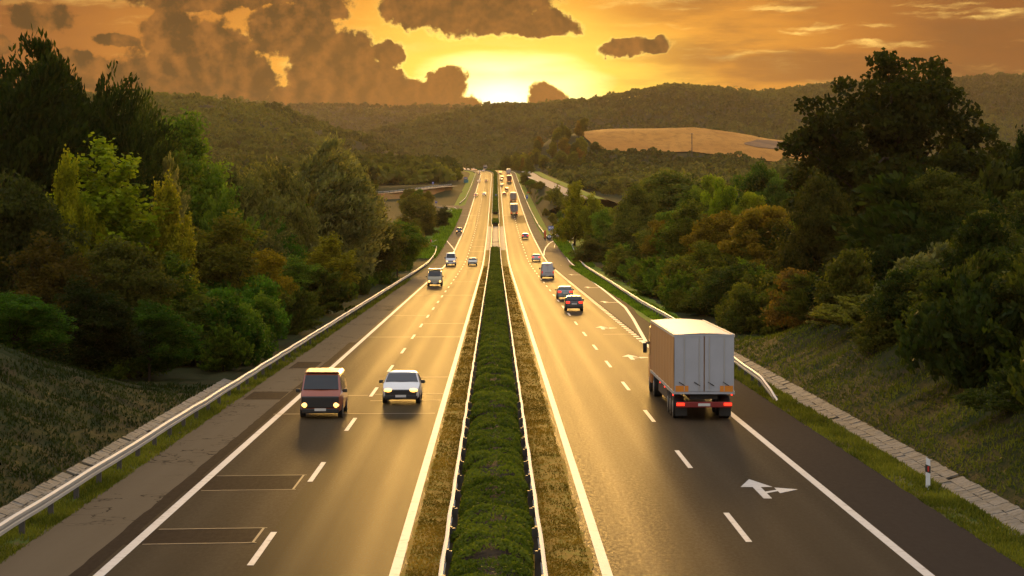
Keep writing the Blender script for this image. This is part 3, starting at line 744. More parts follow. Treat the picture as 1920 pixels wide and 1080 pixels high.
GL, GR = 'trees along the left roadside', 'trees along the right roadside'
KEY = [  # key, px, top row, distance, width px, colour, label, group
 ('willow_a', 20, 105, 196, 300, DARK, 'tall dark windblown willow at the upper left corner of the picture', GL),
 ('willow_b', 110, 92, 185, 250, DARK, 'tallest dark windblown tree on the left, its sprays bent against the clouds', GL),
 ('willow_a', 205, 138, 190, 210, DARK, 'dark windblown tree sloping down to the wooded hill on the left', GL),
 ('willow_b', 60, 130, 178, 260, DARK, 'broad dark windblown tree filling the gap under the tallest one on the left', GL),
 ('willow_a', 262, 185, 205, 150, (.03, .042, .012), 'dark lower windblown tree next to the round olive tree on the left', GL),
 ('maple_a', 205, 262, 150, 330, LIME, 'big bright yellow green maple with upright shoots in front of the dark willows', GL),
 ('maple_b', 140, 285, 146, 100, YELLOW, 'yellow leaved slim tree against the left side of the bright green maple', GL),
 ('maple_b', 300, 330, 152, 110, (.12, .11, .012), 'yellow tipped tree against the right side of the bright green maple', GL),
 ('round_a', 345, 205, 240, 215, OLIVE, 'round olive tree standing out before the wooded hillside on the left', GL),
 ('willow_b', 315, 305, 195, 90, SILVER, 'small silvery grey tree between the bright maple and the olive tree', GL),
 ('willow_b', 600, 270, 275, 175, SILVER, 'tall silvery willow with a rounded top nearest the far end of the left wood', GL),
 ('willow_a', 520, 305, 262, 170, (.085, .082, .038), 'silvery olive willow left of the tall rounded silver willow', GL),
 ('willow_b', 672, 308, 300, 130, SILVER, 'pale silvery willow stepping down to the road on the left', GL),
 ('willow_a', 450, 320, 240, 190, (.075, .075, .032), 'grey olive feathery tree behind the orange tipped tree', GL),
 ('round_b', 425, 398, 178, 190, (.070, .070, .014), 'dull green tree with orange autumn leaves on its right side', GL),
 ('round_c', 505, 470, 200, 120, ORANGE, 'small orange leaved tree in front of the silvery willows', GL),
 ('maple_b', 608, 438, 238, 105, (.11, .10, .012), 'yellow green rounded tree close to the left guard rail', GL),
 ('round_b', 560, 480, 215, 120, OLIVE, 'olive tree left of the yellow green tree by the left guard rail', GL),
 ('round_a', 700, 375, 320, 130, (.055, .055, .018), 'dark olive tree below the palest willow near the left guard rail', GL),
 ('round_c', 745, 415, 365, 90, OLIVE, 'last olive tree before the round bushes along the left guard rail', GL),
 ('round_a', 30, 320, 140, 210, (.026, .032, .012), 'dark grey green tree half out of the picture on the left edge', GL),
 ('round_b', 90, 440, 128, 200, (.055, .042, .012), 'brownish dark tree below the dark willows on the left', GL),
 ('round_c', 215, 450, 132, 190, (.060, .066, .020), 'dull olive tree below the bright green maple', GL),
 ('maple_a', 330, 470, 142, 170, (.045, .070, .012), 'fresh green tree right below the bright maple', GL),
 ('round_a', 25, 545, 112, 170, GREEN, 'dark green low tree on the cutting at the left edge', GL),
 ('round_b', 160, 520, 118, 180, DARK, 'dark tree above the grassy cutting on the left', GL),
 ('round_a', 280, 560, 126, 150, GREEN, 'dark green tree with bare stems above the end of the cutting', GL),
 ('maple_a', 365, 575, 138, 150, (.050, .075, .015), 'leafy green tree leaning over the end of the paved ditch', GL),
 ('round_c', 455, 560, 160, 140, GREEN, 'dark leafy tree beside the guard rail past the paved ditch', GL),
 ('round_b', 535, 555, 186, 110, OLIVE, 'shaded olive tree hanging over the left guard rail', GL),
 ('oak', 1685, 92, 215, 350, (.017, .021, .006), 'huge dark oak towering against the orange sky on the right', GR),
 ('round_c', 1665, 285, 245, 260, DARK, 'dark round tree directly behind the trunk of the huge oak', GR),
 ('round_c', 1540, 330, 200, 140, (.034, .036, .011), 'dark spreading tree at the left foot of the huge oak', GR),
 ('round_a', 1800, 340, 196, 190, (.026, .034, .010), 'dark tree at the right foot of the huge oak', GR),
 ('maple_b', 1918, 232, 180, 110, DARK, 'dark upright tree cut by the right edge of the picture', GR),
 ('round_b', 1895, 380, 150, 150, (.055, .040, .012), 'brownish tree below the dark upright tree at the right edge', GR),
 ('puff_b', 1415, 312, 420, 130, (.038, .070, .012), 'puffy dark green pine above the bright lime bushes', GR),
 ('puff_a', 1455, 335, 400, 90, (.036, .062, .014), 'smaller puffy green pine beside the big puffy pine', GR),
 ('puff_a', 1335, 330, 430, 80, (.09, .115, .014), 'low puffy yellow green tree left of the puffy pines', GR),
 ('puff_b', 1345, 345, 385, 85, LIME, 'bright lime green tree in front of the puffy pines', GR),
 ('puff_a', 1405, 362, 370, 80, LIME, 'lime green bushy tree under the puffy pines', GR),
 ('round_c', 1245, 322, 440, 170, (.066, .078, .024), 'broad dull green tree in the middle of the right thicket', GR),
 ('round_a', 1195, 340, 425, 90, (.070, .078, .022), 'dull green tree on the left shoulder of the broad dull green one', GR),
 ('round_b', 1300, 352, 405, 95, (.060, .085, .016), 'green tree on the right shoulder of the broad dull green one', GR),
 ('bush_a', 1068, 346, 830, 40, (.09, .09, .02), 'olive bush at the near end of the pale slip road', None),
 ('bush_c', 1046, 350, 850, 36, (.075, .08, .02), 'smaller olive bush just left of the near end of the slip road', None),
 ('maple_a', 1078, 338, 560, 72, YELLOW, 'bright yellow green tree by the exit, left end of the right thicket', GR),
 ('round_b', 1112, 362, 540, 55, (.10, .11, .014), 'yellow olive tree behind the round speed sign', GR),
 ('round_a', 1140, 388, 500, 75, OLIVE, 'olive tree just right of the round speed sign', GR),
 ('round_c', 1105, 448, 430, 70, (.060, .060, .020), 'low olive tree inside the bend of the exit road', GR),
 ('round_b', 1185, 400, 420, 90, (.060, .066, .018), 'dense olive tree along the exit lane guard rail', GR),
 ('round_a', 1240, 420, 350, 110, (.052, .060, .014), 'dark olive tree above the exit lane guard rail', GR),
 ('maple_b', 1300, 375, 330, 100, (.072, .085, .014), 'yellow green upright tree in the right thicket', GR),
 ('round_c', 1360, 400, 290, 130, (.095, .072, .012), 'orange brown tinged tree under the lime green trees', GR),
 ('round_b', 1440, 395, 270, 130, (.075, .066, .014), 'golden olive tree left of the huge oak', GR),
 ('round_a', 1320, 450, 275, 110, (.066, .075, .012), 'yellow green tree low in the right thicket', GR),
 ('round_c', 1170, 480, 330, 70, (.045, .048, .014), 'dark tree at the back of the exit lane grass', GR),
 ('round_b', 1235, 500, 262, 95, (.040, .052, .012), 'dark green tree behind the long guard rail on the right', GR),
 ('maple_a', 1330, 530, 212, 110, (.075, .085, .013), 'leafy yellow green tree above the lorry', GR),
 ('round_a', 1400, 490, 205, 130, (.030, .042, .011), 'dark green round tree right behind the lorry', GR),
 ('round_c', 1500, 430, 220, 150, (.040, .040, .011), 'dark olive tree between the lorry and the huge oak', GR),
 ('round_b', 1610, 420, 190, 140, (.030, .030, .010), 'dark low tree in the shade of the huge oak', GR),
 ('bush_a', 1500, 505, 152, 130, (.075, .050, .018), 'reddish brown bush on top of the cutting behind the lorry', GR),
 ('bush_c', 1600, 500, 150, 70, (.060, .070, .012), 'small yellow green bush by the white fence post on the cutting', GR),
 ('bush_b', 1630, 555, 128, 170, (.085, .085, .022), 'pale yellow green shrub hanging down the cutting', GR),
 ('bush_a', 1560, 560, 140, 100, (.060, .040, .016), 'rusty brown bush left of the pale shrub on the cutting', GR),
 ('bush_b', 1750, 462, 122, 210, (.070, .075, .045), 'large grey green shrub with thin sprays on the right cutting', GR),
 ('maple_a', 1730, 360, 170, 130, (.050, .085, .016), 'fresh green sapling in front of the huge oak trunk', GR),
 ('bush_c', 1640, 470, 165, 100, (.045, .075, .013), 'green bush behind the white fence post', GR),
 ('bush_b', 1880, 560, 100, 260, (.040, .055, .014), 'large dark green shrub at the right edge over the ditch', GR),
 ('bush_a', 1900, 690, 84, 160, (.030, .040, .011), 'dark bush at the right edge close above the paved ditch', GR),
 ('bush_a', 1790, 640, 108, 150, DARK, 'nearly black bush under the large grey green shrub', GR),
 ('round_b', 1850, 430, 138, 170, (.045, .045, .013), 'dark olive tree behind the large dark green shrub', GR),
 ('maple_a', 858, 314, 1330, 26, YELLOW, 'bright yellow green tree beside the far road bend on the left', None),
 ('round_a', 778, 362, 640, 70, (.075, .072, .020), 'round olive tree below the red earth bank', None),
 ('round_b', 832, 386, 700, 36, (.028, .034, .012), 'dark bush tree by the far layby entry', None),
 ('round_c', 1345, 240, 1930, 26, (.03, .04, .015), 'lone round tree on the crest of the golden field', None),
 ('round_c', 1118, 266, 1640, 24, (.035, .045, .012), 'dark round tree at the left tip of the golden field', None),
 ('round_b', 985, 320, 1210, 26, (.075, .075, .02), 'round olive tree beside the road crest on the right', None),
]
for (k, px, py, d, w, c, lab, g) in KEY: tree_px(k, px, py, d, w, c, lab, g)
# bushes down the left verge beyond the wood, and scrub below the field: individuals sharing a label per place
def scatter(n, fx, fd, keys, cols, hh, label, group, name=None, cat=None, ok=None):
    for i in range(n):
        d = fd(); px = fx(d); x = (px - VPX) / F * d
        if ok and not ok(x, d): continue
        k = keys[int(RG.integers(len(keys)))]; h = RG.uniform(*hh); w = h * PW[k] / PH.get(k, 12) * RG.uniform(.85, 1.25)
        tree(k, x, d, h, w, cols[int(RG.integers(len(cols)))], label, group, name=name, cat=cat)
U = lambda a, b: RG.uniform(a, b)
scatter(30, lambda d: VPX - F * U(17.5, 30) / d, lambda: U(385, 720), ['bush_a', 'bush_c', 'round_b', 'round_a'], [OLIVE, (.075, .07, .016), (.05, .055, .015), (.085, .075, .014)], (3.5, 6.5),
        'rounded olive bush on the slope left of the road, past the wood', 'bushes on the slope left of the road', 'bush', 'bush')
scatter(20, lambda d: U(745, 850), lambda: U(720, 1000), ['bush_a', 'bush_c', 'round_c'], [OLIVE, (.09, .085, .02), (.10, .09, .015)], (3.5, 7),
        'low bush below the side road with the guard rail', 'bushes below the side road', 'bush', 'bush', ok=lambda x, d: x < -24)
scatter(64, lambda d: VPX - U(.0, 1) * 60 - F * U(22, 60) / d * U(.7, 1.4), lambda: U(150, 420), ['round_a', 'round_b', 'round_c', 'willow_b', 'maple_b'], [GREEN, OLIVE, (.05, .055, .014), (.035, .045, .012)], (8, 13),
        'indistinct tree filling in the wood behind the taller left trees', 'trees filling the left wood', ok=lambda x, d: x < -19 - 0.01 * d)
scatter(80, lambda d: VPX - F * U(15.6, 23) / d, lambda: 1 / U(1 / 430, 1 / 120), ['bush_a', 'bush_c', 'bush_b'], [GREEN, OLIVE, (.04, .05, .012)], (2, 4.5),
        'shaded undergrowth bush at the foot of the left wood', 'undergrowth bushes of the left wood', ok=lambda x, d: x < -15.9 and (d > 130 or x < -21))
scatter(58, lambda d: U(1090, 1520), lambda: U(250, 560), ['round_a', 'round_b', 'round_c', 'maple_a', 'puff_a'], [OLIVE, (.07, .08, .016), (.085, .08, .014), (.05, .065, .014), (.10, .075, .013)], (6, 11),
        'leafy olive tree packed in the thicket right of the exit lane', 'trees packed in the right thicket', ok=lambda x, d: x > 24 + max(0, d - 470) * .12 and x > float(exit_edge(d)) + 8)
scatter(80, lambda d: VPX + F * (float(exit_edge(d)) + U(4.2, 13)) / d, lambda: 1 / U(1 / 520, 1 / 176), ['bush_a', 'bush_c', 'bush_b'], [(.04, .048, .012), OLIVE, (.06, .065, .014)], (2.2, 5),
        'dark bush along the foot of the right thicket', 'bushes at the foot of the right thicket', ok=lambda x, d: x > 17)
scatter(28, lambda d: U(1400, 1960), lambda: U(150, 235), ['round_a', 'round_b', 'round_c', 'bush_b'], [DARK, (.03, .035, .010), (.04, .045, .012)], (5, 10),
        'dark tree massed around the foot of the huge oak', 'trees around the foot of the oak', ok=lambda x, d: x > 27)
scatter(40, lambda d: U(1500, 1980), lambda: U(78, 150), ['bush_a', 'bush_c', 'bush_b'], [DARK, (.035, .042, .012), (.05, .05, .015)], (2, 3.6),
        'dark low bush on the right cutting between the large shrubs', 'low bushes on the right cutting', ok=lambda x, d: x > 20.5 + (150 - d) * .01)
scatter(60, lambda d: U(1000, 1520), lambda: U(560, 1150), ['bush_a', 'bush_c', 'round_c', 'round_a'], [(.085, .085, .03), (.10, .095, .03), (.075, .08, .025), (.12, .115, .02)], (4, 9),
        'pale olive scrub bush on the slope below the golden field', 'scrub below the golden field', 'bush', 'bush', ok=lambda x, d: x > 26 + max(0, 700 - d) * .05 and abs(x - 40) > 6)
scatter(60, lambda d: VPX + F * U(16.5, 30) / d, lambda: U(680, 1450), ['bush_a', 'bush_c', 'round_b'], [(.09, .085, .022), OLIVE, (.11, .10, .02)], (2.5, 5),
        'olive bush along the far guard rail on the right', 'bushes along the far right guard rail', 'bush', 'bush')
scatter(56, lambda d: U(930, 1120), lambda: U(1480, 1880), ['round_a', 'round_b', 'maple_a', 'round_c'], [(.085, .085, .02), (.11, .105, .016), (.07, .075, .02), (.14, .08, .015)], (8, 14),
        'small tree on the wooded knoll left of the golden field', 'trees on the knoll by the field', ok=lambda x, d: x > 20 + road_c(d) and (VPX + F * x / d < 1100))


def far_wood(name, n, fx, fd, ok, hh, lf, per, color, label, group=None):
    """a far wood as one mass: many small leafy crowns standing on the terrain."""
    rg = np.random.default_rng(abs(hash(name)) % 1000 if False else len(name) * 7 + n)
    d = fd(rg, n); px = fx(rg, n); X = (px - VPX) / F * d
    k = ok(X, d, px); X, d = X[k], d[k]; m = len(X)
    Z = terrain(X, d); h = rg.uniform(*hh, m) * np.exp(rg.normal(0, .12, m)); w = h * rg.uniform(.42, .62, m)
    dirs = unit(m * per, rg); dirs[:, 2] = np.abs(dirs[:, 2]) * 1.1 - .25
    i = np.repeat(np.arange(m), per)
    P = np.stack([X[i] + dirs[:, 0] * w[i], d[i] + dirs[:, 1] * w[i], Z[i] + h[i] * .52 + dirs[:, 2] * h[i] * .46], -1)
    V, Q, T = leaves(P, lf * h[i], 1.25, None, .5, rg, np.clip(rg.normal(.42, .22, m) + 1.1 * (vnoise(X / 130, d / 220, 12) - .5) + .5 * (vnoise(X / 40, d / 60, 13) - .5), 0, 1)[i])
    tag(obj_from(name, mesh_np(name, V, Q, {'tint': T}), M['leaf'], None, tuple(c * k for c, k in zip(color, (1.35, 1.6, 1.1)))), label, 'wood', group, 'stuff')
uni = lambda a, b: (lambda rg, n: rg.uniform(a, b, n))
inv = lambda a, b: (lambda rg, n: 1.0 / rg.uniform(1 / b, 1 / a, n))
scatter(44, lambda d: VPX + F * U(20.0, 27) / d, lambda: 1 / U(1 / 152, 1 / 74), ['bush_a', 'bush_c', 'bush_b'], [DARK, (.03, .04, .010), (.045, .05, .013)], (2.2, 4.4),
        'dense dark green shrub in the band of shrubs on the right cutting', 'band of shrubs on the right cutting')
far_wood('hillside_wood', 7500, uni(-250, 960), inv(1250, 2750), lambda X, d, px: (X < -60 + road_c(d)) & ((d > 1560) | (px < 800)), (7, 11), .30, 26, (.060, .056, .020), 'mixed wood covering the hillside on the left of the valley')
far_wood('valley_wood', 1500, uni(560, 900), inv(1080, 2200), lambda X, d, px: (X < -26 + road_c(d)) & ((d > 1180) | (X < -60)), (6, 11), .34, 28, (.075, .066, .020), 'low olive wood in the valley left of the road crest')
far_wood('ridge_wood', 14000, uni(560, 2000), uni(2350, 4450), lambda X, d, px: (X > 10 * 0) | (d > 2900), (9, 14), .32, 16, (.046, .046, .017), 'dark wood covering the long ridge across the valley on the right')
far_wood('distant_ridge_wood', 8000, uni(150, 1050), uni(2900, 6400), lambda X, d, px: d > 0, (11, 17), .36, 14, (.05, .046, .02), 'hazy wood on the farthest ridge under the sunset')
far_wood('plain_scrub', 2600, uni(960, 1560), inv(1100, 1660), lambda X, d, px: (X > 36) & (HY + F * (CAMH - terrain(X, d)) / d > np.interp(px, [1090, 1105, 1120, 1180, 1300, 1400, 1490, 1560], [300, 272, 288, 291, 292, 304, 315, 322])), (3, 7), .36, 24, (.085, .072, .035), 'grey brown scrub in the hollow under the golden field')
far_wood('back_wood_right', 1500, uni(1460, 2050), inv(330, 1500), lambda X, d, px: X > 60, (7, 12), .30, 30, (.035, .040, .015), 'dark wood seen through and behind the huge oak')
far_wood('back_wood_left', 1300, uni(-60, 700), inv(420, 1300), lambda X, d, px: (X < -50), (7, 12), .30, 30, (.052, .050, .018), 'olive wood behind the tall left trees at the foot of the hill')


# golden field on the hillside
def on_ground(px, py, d0, d1):
    dd = np.arange(d0, d1, 4.0); X = (px - VPX) / F * dd; r = HY + F * (CAMH - terrain(X, dd)) / dd
    i = np.argmax(r <= py); return float(dd[i]) if (r <= py).any() else d1
cols = np.arange(1090, 1560, 5.0)
topy = np.interp(cols, [1090, 1110, 1300, 1400, 1490, 1560], [250, 246, 245, 256, 268, 280]); boty = np.interp(cols, [1090, 1105, 1120, 1180, 1300, 1400, 1490, 1560], [254, 268, 284, 287, 288, 300, 311, 318])
V = []
for px, ty, by in zip(cols, topy, boty):
    db, dt = on_ground(px, by, 1400, 1895), min(1930, on_ground(px, ty, 1450, 1895) + 20)
    for t in np.linspace(0, 1, 24):
        d = db + (dt - db) * t; x = (px - VPX) / F * d; V.append((x, d, gz(x, d) + 1.0))
i = np.arange(len(V)).reshape(len(cols), 24)
tag(obj_from('field', mesh_np('field', V, np.stack([i[:-1, :-1], i[1:, :-1], i[1:, 1:], i[:-1, 1:]], -1).reshape(-1, 4), smooth=True), M['field']), kind='structure')
V = []
for px in np.arange(1395, 1500, 5.0):
    db, dt = on_ground(px, np.interp(px, [1395, 1420, 1500], [274, 280, 287]), 1400, 1895), on_ground(px, np.interp(px, [1395, 1420, 1500], [272, 265, 270]), 1400, 1895)
    for t in np.linspace(0, 1, 8):
        d = db + (dt - db) * t; x = (px - VPX) / F * d; V.append((x, d, gz(x, d) + 1.35))
i = np.arange(len(V)).reshape(-1, 8)
tag(obj_from('ploughed_plot', mesh_np('ploughed_plot', V, np.stack([i[:-1, :-1], i[1:, :-1], i[1:, 1:], i[:-1, 1:]], -1).reshape(-1, 4), smooth=True), M['plough']), kind='structure')


# ------------------------------------------------------------------ median hedge and grass
def hedge(name, y0, y1, xa, xb, h, label, dens=1.0):
    rg = np.random.default_rng(int(y0)); Cs, Sz, Ts = [], [], []
    y = y0
    while y < y1:
        step = 1.15 + .0016 * y; lf = .050 + .00042 * y
        n = int(min(2600, (xb - xa) * step * 2.6 / (lf * lf) * .62 * dens))
        hh = h * rg.uniform(.88, 1.10); step = step * rg.uniform(.6, 1.5); wb = rg.normal(0, .05); cxx = (xa + xb) / 2 + rg.normal(0, .04)
        a = rg.uniform(-1.45, 1.45, n); v = rg.uniform(-1, 1, n)
        rr = (1 - .07 * np.abs(v) ** 4) * (1 - .10 * rg.uniform(0, 1, n) ** 2)
        x = cxx + np.sign(np.sin(a)) * np.abs(np.sin(a)) ** .75 * ((xb - xa) / 2 + wb) * rr
        z = hh * (.12 + .88 * np.cos(a) ** .55 * rr) + .05 * np.sin(x * 4 + y)
        yy = y + step * (.5 + .52 * v)
        Cs.append(np.stack([x + road_c(yy), yy, road_z(yy) + z], -1)); Sz.append(np.full(n, lf))
        t0 = np.clip(rg.normal(.5, .18), .1, .9); Ts.append(np.clip(t0 + .25 * (vnoise(x * 2, yy * 1.5, 5) - .5), 0, 1))
        y += step
    C = np.concatenate(Cs); V, Q, T = leaves(C, np.concatenate(Sz), 1.6, None, .8, rg, np.concatenate(Ts))
    o = obj_from(name, mesh_np(name, V, Q, {'tint': T}), M['leaf'], None, (.082, .112, .018)); tag(o, label, 'hedge', 'hedges in the median')
    mb = MB(); n = max(2, int((y1 - y0) / 6))
    secs = []
    for yy in np.linspace(y0, y1, n):
        c, z = float(road_c(yy)), float(road_z(yy)); secs.append([(c + xa + .25, yy, z - .1), (c + xa + .2, yy, z + h * .55), (c + (xa + xb) / 2 - .3, yy, z + h * .82), (c + (xa + xb) / 2 + .3, yy, z + h * .82), (c + xb - .2, yy, z + h * .55), (c + xb - .25, yy, z - .1)])
    mb.loft(secs).build('inner_branches', M['bark'], o)
hedge('hedge', 40, 526, -1.02, .92, .95, 'long clipped green hedge filling the median from the foreground to the crossing gap')
hedge('hedge', 716, 752, -1.0, 1.0, 1.2, 'short rounded hedge piece just beyond the median crossing gap')
hedge('hedge', 822, 1700, -1.0, 1.0, 1.3, 'far hedge running up the median to the road crest', .8)


def grass(name, areas, color, label, kind='stuff'):
    rg = np.random.default_rng(len(name) + len(areas)); A, T = [], []
    for (x0, x1, y0, y1, n, hgt, zf) in areas:
        y = 1.0 / rg.uniform(1 / y1, 1 / y0, n * 3); x = rg.uniform(x0, x1, n * 3)
        k = vnoise(x * 1.1 + 50, y * .45, 2) * .6 + vnoise(x * 3, y * 1.3, 6) * .4 + rg.uniform(-.35, .35, n * 3) > .45; x, y = x[k][:n], y[k][:n]; n_ = len(x)
        h = hgt * rg.uniform(.4, 1.2, n_) * (.7 + y / 150); w = .012 + .00028 * y
        X = x + road_c(y); z = (road_z(y) + zf) if zf is not None else terrain(X, y) + .02
        a = rg.uniform(0, 6.28, n_); lean = rg.normal(0, .35, (n_, 2)) * h[:, None]
        P0 = np.stack([X - w * np.cos(a), y - w * np.sin(a), z], -1); P1 = np.stack([X + w * np.cos(a), y + w * np.sin(a), z], -1); P2 = np.stack([X + lean[:, 0], y + lean[:, 1], z + h], -1)
        A.append(np.stack([P0, P1, P2], 1).reshape(-1, 3)); T.append(np.repeat(np.clip(vnoise(x, y * .5, 7) + rg.normal(0, .15, n_), 0, 1), 3))
    V = np.concatenate(A); T = np.concatenate(T)
    tag(obj_from(name, mesh_np(name, V, np.arange(len(V)).reshape(-1, 3), {'tint': T}), M['grass'], None, color), label, 'grass', None, kind)
grass('verge_grass', [(-13.65, -12.42, 48, 330, 30000, .13, -.06), (13.1, 14.5, 48, 180, 26000, .13, -.06)], (.12, .135, .02), 'short green and straw coloured grass on the verges beside the hard shoulders')
grass('bright_verge_grass', [(13.8, 16.2, 180, 420, 16000, .12, -.06), (15.4, 18.6, 420, 600, 7000, .2, -.06), (-17, -12.9, 480, 860, 8000, .2, -.06)], (.13, .22, .016), 'bright green mown grass strip beside the exit lane and the layby')
grass('median_grass', [(-2.2, -1.15, 44, 420, 15000, .045, .015), (1.08, 2.35, 44, 420, 15000, .045, .015)], (.22, .150, .028), 'dry golden brown grass in the median on both sides of the hedge')
grass('cutting_grass', [(-34, -15.2, 56, 122, 60000, .13, None)], (.022, .032, .008), 'sparse dark grass on the left cutting slope, its deep shade put into the colour')  # blade colour lowered to hold the deep shade on this slope
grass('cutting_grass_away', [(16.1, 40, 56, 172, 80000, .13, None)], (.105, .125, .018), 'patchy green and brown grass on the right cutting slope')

# ------------------------------------------------------------------ guard rails
WB = [(0, .43), (.085, .46), (.085, .55), (.015, .58), (.015, .60), (.085, .63), (.085, .72), (0, .75)]
def rail(name, pts, side, label, step=4.0, dz=0.0, zf=None, posts=True, h=1.0, mat=None, n_max=100):
    """pts: (distance, offset, drop); side: +1 the beam faces right, -1 left. Thing > beam, posts."""
    p = np.array(pts, float); seg = np.hypot(np.diff(p[:, 0]), np.diff(p[:, 1])); s = np.concatenate([[0], np.cumsum(seg)])
    def P(t):
        y, x, d = (float(np.interp(t, s, p[:, i])) for i in range(3))
        g = zf(x, y) if zf else float(road_z(y)) - .06
        return x + float(road_c(y)), y, g + d + dz
    tt = np.unique(np.concatenate([np.arange(0, s[-1], step), s])); o3 = P(0)
    root = empty(name, o3, 0, label, 'guard rail', 'guard rails')
    mb, secs = MB(), []
    for i, t in enumerate(tt):
        a, b = P(max(0, t - 1)), P(min(s[-1], t + 1)); d = Vector((b[0] - a[0], b[1] - a[1], 0)).normalized(); n = Vector((d.y, -d.x, 0)) * side
        c = P(t); jz = random.Random(int(t * 10)).uniform(-.018, .018)
        th = .012
        sec = [(c[0] + n.x * (u + .07) - o3[0], c[1] + n.y * (u + .07) - o3[1], c[2] + w * h + jz - o3[2]) for u, w in WB]
        sec += [(q[0] - n.x * th, q[1] - n.y * th, q[2]) for q in sec[::-1]]
        secs.append(sec)
    mb.loft(secs).build('beam', mat or M['steel'], root, smooth=30)
    if not posts: return root
    pm = MB().box((0, 0, .27 * h), (.16, .09, .84 * h)); pm.box((side * .035, 0, .60 * h), (.07, .16, .26 * h)); me = pm.mesh('post'); me.materials.append(M['steel_dark'])
    ts = np.arange(step * .4, s[-1], step); rest = MB()
    for k, t in enumerate(ts):
        c = P(t)
        loc = (c[0] - o3[0], c[1] - o3[1], c[2] - o3[2])
        if k < n_max: o = obj_from('post', me, None, root); o.location = loc
        else: rest.box((loc[0], loc[1], loc[2] + .27 * h), (.11, .07, .84 * h))
    if rest.v: tag(rest.build('posts', M['steel_dark'], root), kind='stuff')
    return root
rail('guard_rail', [(36, -13.05, 0), (330, -13.05, 0), (430, -13.1, 0), (500, -13.5, 0), (538, -14.2, 0), (546, -15.4, -.1), (550, -16.8, -.3)], 1, 'long steel guard rail in front of the wood along the whole left shoulder')
rail('guard_rail', [(560, -16.6, -.1), (600, -15.2, -.3)], 1, 'short end piece of steel rail beside the red post at the layby')
rail('guard_rail', [(755, -18.5, 0), (800, -17.4, 0), (850, -16.6, 0), (872, -18.5, 0), (885, -23, 0), (892, -30, 0)], 1, 'steel guard rail around the corner of the far layby on the left')
rail('guard_rail', [(930, -15.0, 0), (1000, -13.4, 0), (1200, -13.2, 0), (1500, -13.3, 0), (1640, -13.4, 0)], 1, 'far steel guard rail up the left shoulder to the road bend')
rail('guard_rail', [(106.6, 13.55, -.62), (110, 13.62, -.30), (114.5, 13.7, 0), (131, 14.05, 0), (185, 14.75, 0), (226, 14.75, 0), (301, 15.5, 0), (400, 16.2, 0), (455, 17.0, 0), (545, 18.7, 0), (600, 21.4, 0), (622, 24.8, 0), (634, 29, 0), (641, 36, 0)],
     -1, 'steel guard rail with its end bent into the ground beside the lorry')
rail('guard_rail', [(606, 14.4, -.15), (640, 14.0, 0), (720, 13.7, 0), (900, 13.4, 0), (1200, 13.4, 0), (1560, 13.4, 0)], -1, 'steel guard rail up the right shoulder beyond the exit')
rail('guard_rail', [(622, 15.4, -.5), (632, 17.4, 0), (645, 22, 0), (655, 28, 0), (664, 36, 0), (672, 44, 0)], -1, 'curved steel guard rail behind the black and white splitter sign')
rail('guard_rail', [(612, 14.6, 0), (616, 15.3, 0), (620, 18.3, 0)], -1, 'short bent rail end beside the orange post')
M['rail_pale'] = plain('painted_rail', (0.50, 0.46, 0.40), 0.6, 0.0, 0.3, 1.0)
rail('guard_rail', [(36, -1.12, 0)] + [(d, -1.12 + .012 * math.sin(d * .7), 0) for d in range(44, 150, 4)] + [(526, -1.12, 0)], -1, 'thin pale rail along the left flank of the near hedge', zf=lambda x, y: float(road_z(y)), h=1.0, mat=M['rail_pale'])
rail('guard_rail', [(36, 1.02, 0)] + [(d, 1.02 + .012 * math.sin(d * .6), 0) for d in range(44, 150, 4)] + [(526, 1.02, 0)], 1, 'thin pale rail along the right flank of the near hedge', zf=lambda x, y: float(road_z(y)), h=1.0, mat=M['rail_pale'])
rail('guard_rail', [(716, -1.2, 0), (1200, -1.2, 0), (1640, -1.2, 0)], -1, 'far rail along the left flank of the hedge beyond the crossing', mat=M['rail_pale'])
rail('guard_rail', [(716, 1.2, 0), (1200, 1.2, 0), (1640, 1.2, 0)], 1, 'far rail along the right flank of the hedge beyond the crossing', mat=M['rail_pale'])
for sx, lab in ((-1.05, 'dark removable rail on the left side of the median crossing'), (1.05, 'dark removable rail on the right side of the median crossing')):
    o = empty('crossing_rail', (sx, 528, float(road_z(528))), 0, lab, 'rail', 'removable rails of the crossing')
    mb = MB(); secs = []
    for y in np.linspace(528, 715, 24):
        z = float(road_z(y)) - float(road_z(528)); secs.append([(-.12, y - 528, z + .35), (.12, y - 528, z + .35), (.12, y - 528, z + .8), (-.12, y - 528, z + .8)])
    mb.loft(secs).build('beam', M['steel_dark'], o)
    for y in np.arange(530, 715, 14): MB().box((0, y - 528, float(road_z(y)) - float(road_z(528)) + .2), (.4, .5, .4)).build('foot', M['steel_dark'], o)
    if sx < 0:
        MB().box((1.05, 40, float(road_z(568)) - float(road_z(528)) + .6), (2.0, .6, .15)).build('cross_bar', M['steel_dark'], o)

